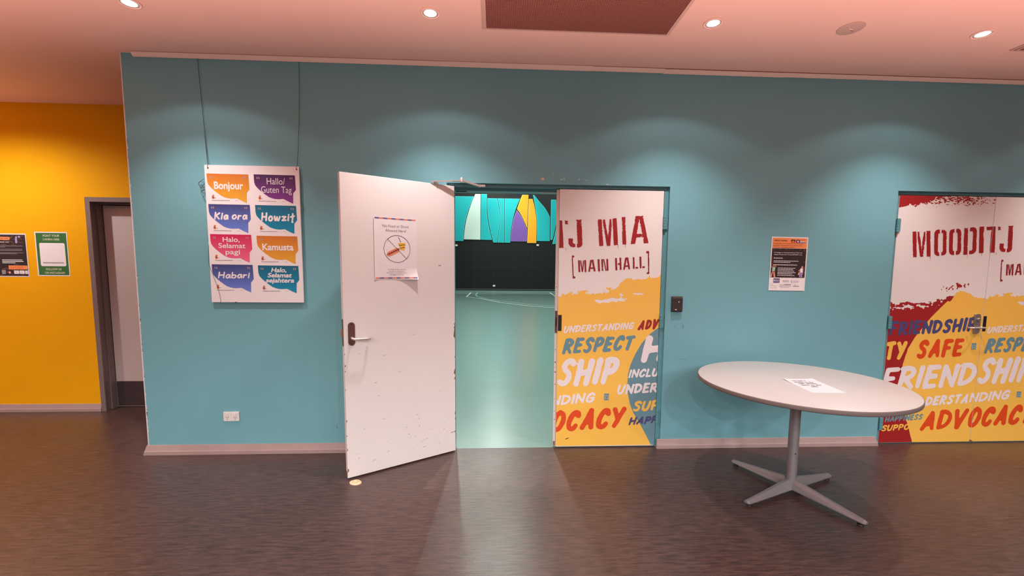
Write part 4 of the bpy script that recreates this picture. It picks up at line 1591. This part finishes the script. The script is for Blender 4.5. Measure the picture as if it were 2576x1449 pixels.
for k, tx in enumerate(('Development of an Intergenerational Program for', 'Supporting Aboriginal and Torres Strait Islander', "LGBTIQA+ Young Peoples' Wellbeing")):
    m.tris(type_fit(tx, .018, (.262, .252, .190)[k], .368 - k * .0145, .0068, bold=.004), p0, 3, M_ink)
# three small flags
m.flat([rect(.158, .390, .192, .402)], p0, 3, M_ink)
m.flat([rect(.158, .379, .192, .390)], p0, 3, FRD)
m.flat([disc(.175, .390, .0055, 14)], p0, 4, HY)
m.flat([rect(.198, .379, .230, .402)], p0, 3, M_navy)
m.flat([disc(.214, .389, .006, 14)], p0, 4, M_paper)
for k, cc in enumerate((FRD, FO, HY, M_paper, M_navy, FLV)):
    m.flat([rect(.235, .398 - k * .0042, .276, .4022 - k * .0042)], p0, 3, cc)
for k, tx in enumerate(('Co-design an Intergenerational, Elder-led', 'Support Program for Young LGBTIQA+ mob')):
    m.tris(type_fit(tx, .026, .255, .297 - k * .0155, .0072, bold=.008), p0, 5, M_paper)
for v, a, b, w in ((.256, .026, .098, .0055), (.234, .026, .230, .004), (.224, .026, .165, .004), (.203, .024, .220, .005),
                   (.178, .064, .210, .0042), (.167, .064, .190, .0042), (.155, .064, .200, .0042), (.143, .064, .212, .0042), (.132, .064, .186, .0042), (.120, .064, .204, .0042)):
    x = a
    rnd = random.Random(int(v * 1000))
    while x < b:
        L = rnd.uniform(.008, .022)
        m.flat([rect(x, v - w / 2, min(x + L, b), v + w / 2)], p0, 5, M_paper)
        x += L + .0022
# the two drawn figures
m.flat([[(.006, .107), (.018, .107), (.026, .150), (.020, .152)], [(.034, .107), (.048, .107), (.038, .152), (.028, .150)], [(.018, .146), (.042, .146), (.038, .158), (.020, .158)]], p0, 6, FPK)
m.flat([[(.018, .154), (.040, .154), (.044, .184), (.020, .186)]], p0, 7, FGR)
m.flat([disc(.031, .196, .007, 12), [(.014, .180), (.022, .184), (.016, .196), (.008, .192)], [(.042, .184), (.052, .190), (.046, .198), (.038, .190)]], p0, 6, FSK)
m.flat([[(.242, .108), (.252, .108), (.258, .150), (.248, .150)], [(.256, .108), (.266, .108), (.272, .152), (.260, .152)]], p0, 6, FLV)
m.flat([[(.246, .146), (.272, .146), (.270, .178), (.252, .180)]], p0, 7, M_paper)
m.flat([disc(.264, .188, .0075, 12), [(.252, .176), (.256, .170), (.238, .154), (.234, .158)]], p0, 6, FPK)
m.flat([[(.230, .128), (.246, .124), (.250, .146), (.238, .148)]], p0, 6, FPK)
# sponsors' marks
m.flat([rect(.036, .062, .086, .096)], p0, 3, PB)
m.flat([rect(.034, .066, .082, .092)], p0, 4, M_navy)
m.tris(type_fit('ECU', .037, .079, .072, .0145, bold=.02), p0, 5, M_paper)
m.tris(type_fit('KIDS', .114, .160, .068, .015, bold=.0), p0, 3, M_grey)
m.flat(ring2(.185, .077, .0055, .002, 16), p0, 3, M_grey)
m.flat([rect(.183, .062, .187, .071)], p0, 3, M_grey)
m.flat([rect(.198, .076, .242, .0785), rect(.198, .067, .242, .0695)], p0, 3, FLV)
m.flat(line2(smooth_line([(.010, .050), (.018, .056), (.026, .048)]), .0012) + line2(smooth_line([(.014, .046), (.02, .036), (.032, .042), (.046, .034), (.070, .038)]), .0016), p0, 3, M_grey)
m.flat([rect(.012, .020, .068, .0215), rect(.090, .042, .182, .045), rect(.128, .049, .182, .052), rect(.090, .032, .182, .034), rect(.090, .024, .172, .0255), rect(.200, .034, .248, .039), rect(.208, .046, .222, .049)], p0, 3, M_grey)
m.build('sheet', FL)

# green poster on the amber wall
CAMX = CAM


def amb(x, z):   # measured on a plane slightly further back; bring it onto the wall face
    k = (Y_AMB - CAM.y) / (1.07 - CAM.y)
    return CAM.x + (x - CAM.x) * k, CAM.z + (z - CAM.z) * k


gx0, gz0 = amb(-4.912, 1.331)
gx1, gz1 = amb(-4.615, 1.755)
GP = empty('paper_poster', ((gx0 + gx1) / 2, Y_AMB, (gz0 + gz1) / 2))
tag(GP, 'green poster with blank white square on the amber wall beside the door', 'poster')
w, h = gx1 - gx0, gz1 - gz0
g0 = (X3(-w / 2, -.0005, -h / 2), X3(1, 0, 0), X3(0, 0, 1), X3(0, -1, 0))
m = sheet_mesh(g0, w, h, M_paper, lambda s, t: .0006)
p0 = (g0[0] + g0[3] * .0011, g0[1], g0[2], g0[3])
GG = mat('poster_green', (.045, .17, .045, 1), .4, var=.35, vscale=5)
m.flat([rect(.010, .010, w - .008, h - .010)], p0, 1, GG)
m.flat([rrect(.035, .095, w - .028, .315, .014)], p0, 2, M_paper)
GT = mat('poster_cream', (.74, .76, .58, 1), .5)
m.tris(type_fit('POINT YOUR', .075, .225, h - .046, .020, bold=.012, rot=.01), p0, 3, GT)
m.tris(type_fit('CAMERA HERE', .072, .222, h - .080, .020, bold=.012, rot=-.005), p0, 3, GT)
m.tris(type_fit('FOLLOW US', .078, .218, .056, .020, bold=.012, rot=.01), p0, 3, GT)
m.tris(type_fit('ON INSTAGRAM', .066, .244, .022, .020, bold=.012), p0, 3, GT)
x = .056
rnd = random.Random(3)
while x < .238:
    L = rnd.uniform(.005, .010)
    m.flat([rect(x, .121, x + L, .133)], p0, 3, M_grey)
    x += L + .002
m.build('sheet', GP)

# black poster on the amber wall, cut by the picture's left edge
bx0, bz0 = amb(-5.290, 1.322)
bx1, bz1 = amb(-4.991, 1.735)
BP = empty('paper_poster', ((bx0 + bx1) / 2, Y_AMB, (bz0 + bz1) / 2))
tag(BP, 'black and orange patterned poster at the left edge of the amber wall', 'poster')
w, h = bx1 - bx0, bz1 - bz0
g0 = (X3(-w / 2, -.0005, -h / 2), X3(1, 0, 0), X3(0, 0, 1), X3(0, -1, 0))
m = sheet_mesh(g0, w, h, M_paper, lambda s, t: .0006)
p0 = (g0[0] + g0[3] * .0011, g0[1], g0[2], g0[3])
m.flat([rect(.008, .008, w - .008, h - .010)], p0, 1, FB)
rnd = random.Random(5)
for i in range(46):
    a, b = rnd.uniform(.02, w - .05), rnd.choice([rnd.uniform(.02, .14), rnd.uniform(.29, h - .03)])
    pts = smooth_line([(a, b), (a + .012, b + rnd.uniform(-.01, .01)), (a + .03, b + rnd.uniform(-.012, .012))])
    m.flat(line2(pts, .0016), p0, 2, FP)
m.flat([rrect(.03, h - .060, .150, h - .032, .010)], p0, 3, FO)
m.tris(type_fit('PRIDE YARNS', .05, .14, h - .051, .010, bold=.01), p0, 4, M_ink)
m.flat([rect(.06, h - .083, .10, h - .078), rect(.108, h - .083, .14, h - .078)], p0, 3, M_paper)
m.flat([disc(w - .088, h - .035, .010, 14), disc(w - .062, h - .030, .010, 14), rect(w - .100, h - .090, w - .082, h - .045)], p0, 3, FLV)
m.flat([rect(.012, .190, w - .020, .300)], p0, 3, FB)
for v, a, b in ((.292, .02, .26), (.282, .02, .10), (.262, .02, .255), (.250, .02, .250), (.228, .02, .262), (.218, .02, .20)):
    m.flat([rect(a, v - .002, b, v + .002)], p0, 4, M_grey)
m.flat([rrect(.055, .118, w - .035, .172, .006)], p0, 3, M_ink)
for v, b in ((.160, .245), (.146, .255), (.132, .18)):
    m.flat([rect(.063, v - .003, b, v + .003)], p0, 4, M_paper)
m.flat([rrect(.115, .070, w - .010, .108, .006)], p0, 4, FO)
for v in (.100, .090, .080):
    m.flat([rect(.128, v - .0012, .25, v + .0012)], p0, 5, FRD)
for k in range(3):
    m.flat([rrect(.160 + k * .050, .028, .205 + k * .050 if k < 2 else w - .010, .060, .003)], p0, 4, M_paper)
    m.flat([rect(.168 + k * .05, .042, .192 + k * .046, .047)], p0, 5, M_grey)
m.flat([rrect(.05, .025, .085, .065, .004)], p0, 4, M_grey)
m.flat([disc(.12, .04, .011, 12)], p0, 4, FPK)
m.build('sheet', BP)

# ------------------------------------------------------------------ small wall fittings
ol = empty('power_outlet', (-2.509, 0, .295))
tag(ol, 'white double power outlet low on the teal wall', 'power outlet')
m = MB()
m.bevel_box((-.0585, -.010, -.0365), (.0585, -.0005, .0365), M_plastic, .003, 2)
m.build('faceplate', ol)
for sx in (-.029, .029):
    m = MB()
    m.bevel_box((sx - .009, -.014, .008), (sx + .009, -.0095, .026), M_plastic, .001, 1)
    m.build('switch', ol)
for sx in (-.029, .029):
    m = MB()
    for an, cx, cz in ((.5, -.007, -.008), (-.5, .007, -.008), (0, 0, -.021)):
        c, s_ = math.cos(an), math.sin(an)
        P = [(-.0013, -.005), (.0013, -.005), (.0013, .005), (-.0013, .005)]
        m.prism([(sx + cx + a * c - b * s_, cz + a * s_ + b * c) for a, b in P], 1, -.0105, -.0098, M_ink)
    m.build('socket', ol)
m = MB()
m.box((-.004, -.0108, .010), (.004, -.0099, .022), mat('outlet_indicator', (.75, .60, .50, 1), .4))
m.build('indicator', ol)

cr = empty('card_reader', (.935, 0, 1.174))
tag(cr, 'small black card reader on the teal wall right of the doorway', 'card reader')
m = MB()
m.prism([(0, -.060), (-.020, -.060), (-.026, -.052), (-.026, .046), (-.018, .060), (0, .060)], 0, -.041, .041, M_brownplastic)
m.build('housing', cr, recalc=True)
m = MB()
m.prism(disc(.010, .018, .0045, 14), 1, -.0272, -.0258, M_plastic)
m.build('indicator_light', cr)
m = MB()
m.flat([[(-.020, -.040), (-.014, -.047), (-.002, -.043), (-.010, -.038)]], (X3(0, -.0262, 0), X3(1, 0, 0), X3(0, 0, 1), X3(0, -1, 0)), 1, M_plastic)
m.build('badge', cr)

# door stop on the floor at the foot of the open door
ds = empty('door_stop', (-1.425, -.492, 0))
tag(ds, 'small cream rubber door stop on the floor under the open door', 'door stop')
M_cr = mat('cream_rubber', (.80, .62, .40, 1), .5)
m = MB()
m.lathe([(.040, .0), (.040, .004), (.034, .007), (.0, .007)], M_cr, 28, cap=True)
m.v = [(v[0] * 1.0 + v[1] * -.2, v[1] * .85, v[2]) for v in m.v]
m.build('base', ds)
m = MB()
pts = [(.026 * math.cos(a) * (1 - .06 * i / 6), .020 * math.sin(a) * (1 - .06 * i / 6), .010 + .002 * i / 10) for i, a in enumerate(np.linspace(0, 4.2 * math.pi, 42))]
pts = [(p[0] * (1 - i / 60), p[1] * (1 - i / 60), .009 + .006 * i / 42) for i, p in enumerate(pts)]
m.tube(pts, .004, M_cr, 8)
m.build('rubber_coil', ds)

# ------------------------------------------------------------------ round table
TX, TY, TR, TZ = 1.4456, -.7015, .590, .7395
tb = empty('round_table', (TX, TY, 0))
tag(tb, 'round white laminate table on a four footed silver pedestal', 'table')
m = MB()
m.lathe([(.0, TZ - .0275), (TR - .006, TZ - .0275), (TR - .001, TZ - .024), (TR, TZ - .018), (TR, TZ - .005), (TR - .002, TZ - .001), (TR - .004, TZ - .0004)], M_band, 128, cap=False)
m.lathe([(TR - .004, TZ - .0004), (TR - .0045, TZ), (0, TZ)], M_lam, 128, cap=False)
m.build('tabletop', tb)
m = MB()
m.lathe([(.13, TZ - .034), (.14, TZ - .028)], M_leg, 32)
m.lathe([(.040, TZ - .06), (.042, TZ - .034)], M_leg, 32)
m.build('mounting_plate', tb)
m = MB()
m.lathe([(.031, .045), (.031, TZ - .04)], M_leg, 40)
m.build('column', tb)
m = MB()
for z in (.27,):
    m.lathe([(.004, 0), (.003, .003)], M_dark, 10)
    m.v = [(v[0] - .005, -.031 - v[2], v[1] + z) for v in m.v]
m.build('grub_screw', tb)
PHI = -1.1826
FLN = .430
for k in range(4):
    an = PHI + k * math.pi / 2
    m = MB()
    ca_, sa_ = math.cos(an), math.sin(an)
    sec = []
    for x, wd, zt, zb in ((.0, .030, .098, .030), (.05, .029, .093, .030), (.20, .0255, .070, .026), (.36, .022, .048, .022), (FLN - .012, .020, .040, .021), (FLN, .014, .034, .022)):
        ring = [(-wd, zb), (wd, zb), (wd * 1.02, zb + .006), (wd * .72, zb + (zt - zb) * .62), (wd * .34, zt - .001), (0, zt), (-wd * .34, zt - .001), (-wd * .72, zb + (zt - zb) * .62), (-wd * 1.02, zb + .006)]
        sec.append([(x * ca_ - yy * sa_, x * sa_ + yy * ca_, zz) for yy, zz in ring])
    n = len(sec[0])
    V = [p for s in sec for p in s]
    F = [(i * n + j, i * n + (j + 1) % n, (i + 1) * n + (j + 1) % n, (i + 1) * n + j) for i in range(len(sec) - 1) for j in range(n)]
    F += [tuple(range(n))[::-1], tuple((len(sec) - 1) * n + j for j in range(n))]
    m.add(V, F, M_leg)
    lg = m.build('foot', tb, recalc=True)
    m = MB()
    gx, gy = (FLN - .030) * ca_, (FLN - .030) * sa_
    m.lathe([(.0165, 0), (.0175, .005), (.012, .009), (.0065, .010), (.0065, .024)], M_dark, 20, (gx, gy, 0))
    m.build('glide', lg)

pp = empty('paper_note', (1.4575, -.802, TZ), math.radians(-1))
tag(pp, 'sheet of white paper with black typed note lying on the round table', 'paper')
o_ = X3(-.108, -.158, .0003)
pfm = (o_, X3(1, -.01, 0).normalized(), X3(.10, .995, 0), X3(0, 0, 1))
m = sheet_mesh(pfm, .200, .316, mat('note_paper', (.76, .76, .80, 1), .6), lambda s, t: .016 * max(0, (s + t) - 1.82) ** 1.0 + .004 * max(0, .12 - s) * max(0, t - .6) * 20, nx=16, ny=16)
tfr = (pfm[0] + X3(0, 0, .0011), pfm[1], pfm[2], pfm[3])
for k, (tx, a, b) in enumerate((('No food or', .035, .125), ('drinks in the', .030, .150), ('hall, please', .036, .148), ('leave on the', .034, .156), ('table.', .072, .118))):
    m.tris(type_fit(tx, a, b, .258 - k * .034, .017, bold=.02), tfr, 1, M_ink)
m.build('sheet', pp)

# ------------------------------------------------------------------ hall: felt panels and sockets
Yp = 23.93
FELTS = {'t': (M_tq, M_tqedge), 'w': (M_hwhite, M_wedge), 'o': (M_horange, M_oedge), 'p': (M_purple, M_pedge)}


def felt(kind, outline, label):
    """a sheet of felt 45 mm thick with a paler chamfered rim"""
    face, edge = FELTS[kind]
    cx = sum(p[0] for p in outline) / len(outline)
    cz = sum(p[1] for p in outline) / len(outline)
    mm = MB()
    n = len(outline)
    P = [(a - cx, b - cz) for a, b in outline]
    area = sum(P[i][0] * P[(i + 1) % n][1] - P[(i + 1) % n][0] * P[i][1] for i in range(n))
    if area < 0:
        P = P[::-1]
    # inset outline
    Q = []
    for i in range(n):
        a, b, c = (Vector(P[i - 1]), Vector(P[i]), Vector(P[(i + 1) % n]))
        d1, d2 = (b - a).normalized(), (c - b).normalized()
        n1, n2 = Vector((-d1.y, d1.x)), Vector((-d2.y, d2.x))
        bis = (n1 + n2)
        bis = bis / max(.3, bis.length_squared / 2)
        Q.append(b + bis * .022)
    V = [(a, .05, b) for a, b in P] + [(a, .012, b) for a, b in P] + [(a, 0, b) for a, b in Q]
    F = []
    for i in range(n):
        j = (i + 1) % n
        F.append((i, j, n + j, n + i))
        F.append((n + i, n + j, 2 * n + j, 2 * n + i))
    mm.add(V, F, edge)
    bm = bmesh.new()
    f = bm.faces.new([bm.verts.new((q.x, 0, q.y)) for q in Q])
    f.normal_update()
    bmesh.ops.triangulate(bm, faces=[f])
    bm.verts.index_update()
    mm.add([v.co[:] for v in bm.verts], [[v.index for v in ff.verts] for ff in bm.faces], face)
    bm.free()
    o = mm.build('felt_panel', loc=(cx, Yp, cz), recalc=True)
    return tag(o, label, 'felt panel', 'felt panels on the black hall wall')


def hp(a, b):    # reading of the doorway view -> metres on the far wall
    return (-2.944 + (a - 120) * (3.445 + 2.941) / 1070.0, 5.903 - (b - 229) * (5.903 - 3.095) / 486.0)


PT = 205
curve = lambda pts: smooth_line([hp(*p) for p in pts], 4)
felt('t', [hp(105, 232)] + curve([(302, 232), (262, 330), (222, 460), (200, 580), (190, 712)]) + [hp(105, 712)], 'turquoise panel at the far left of the hall wall, beside the pale mint one')
felt('w', [hp(370, 695)] + [hp(372, PT)] + curve([(318, PT), (275, 310), (232, 450), (208, 570), (196, 693)]), 'pale mint panel with curved left edge, the only whitish one')
felt('t', [hp(376, 695), hp(494, 697)] + curve([(494, 697), (462, 560), (442, 430), (438, 320), (440, PT)])[1:] + [hp(378, PT)], 'turquoise panel immediately right of the pale mint one')
felt('t', curve([(446, 248), (444, 340), (452, 460), (478, 600), (508, 724)]) + curve([(546, 724), (566, 580), (574, 450), (566, 340), (546, 248)]), 'lens shaped turquoise panel, third turquoise from the left')
felt('t', curve([(551, 248), (570, 330), (578, 450), (570, 580), (552, 724)]) + [hp(622, 724), hp(622, 248)], 'narrow turquoise panel right of the lens shaped one')
felt('t', [hp(628, 724), hp(628, 248)] + curve([(788, 248), (748, 350), (715, 470), (694, 600), (687, 724)]), 'turquoise panel left of the purple one, with curved right edge')
felt('o', [hp(812, PT), hp(878, PT), hp(868, 562)] + curve([(868, 562), (836, 490), (796, 410), (758, 358)])[1:] + curve([(758, 358), (784, 280), (812, PT)])[1:-1], 'orange panel directly above the purple one')
felt('p', curve([(755, 370), (724, 460), (702, 580), (693, 709)]) + [hp(865, 709), hp(866, 574)] + curve([(866, 574), (834, 500), (796, 425), (755, 370)])[1:-1], 'purple panel with pointed top, the only purple one')
felt('o', [hp(870, 725), hp(882, 248)] + curve([(922, 248), (952, 370), (968, 520), (966, 725)]), 'tall narrow orange panel right of the purple one')
felt('t', [hp(973, 702)] + curve([(973, 702), (974, 520), (958, 370), (926, PT)])[1:] + [hp(938, PT)] + curve([(938, PT), (1000, 280), (1060, 350), (1110, 440)])[1:] + [hp(1110, 702)], 'turquoise panel right of the tall orange one, with slanted top')
felt('t', [hp(1119, 688), hp(1119, 252), hp(1172, 252)] + curve([(1172, 252), (1180, 400), (1170, 540), (1140, 688)])[1:], 'narrow turquoise panel second from the right in the doorway view')
felt('t', [hp(1140, 733)] + curve([(1140, 733), (1172, 580), (1184, 420), (1180, 260)])[1:] + [hp(1262, 260), hp(1262, 733)], 'turquoise panel at the right of the doorway view')
so_label = ['small white wall socket low on the black hall wall near the floor', 'small white wall socket high under the orange hall panel', 'small white wall socket at the left edge of the black hall wall']
so = None
for i, (a, b) in enumerate(((518, 1190), (983, 746), (118, 758))):
    x, z = hp(a, b)
    if i == 0:
        z = .30
    m = MB()
    m.bevel_box((-.075, -.03, -.05), (.075, .0, .05), M_plastic, .008, 2)
    m.box((-.03, -.034, -.02), (.03, -.029, .02), M_plastic)
    o = m.build('power_socket', loc=(x, 23.998, z))
    tag(o, so_label[i], 'socket', 'white sockets on the black hall wall')
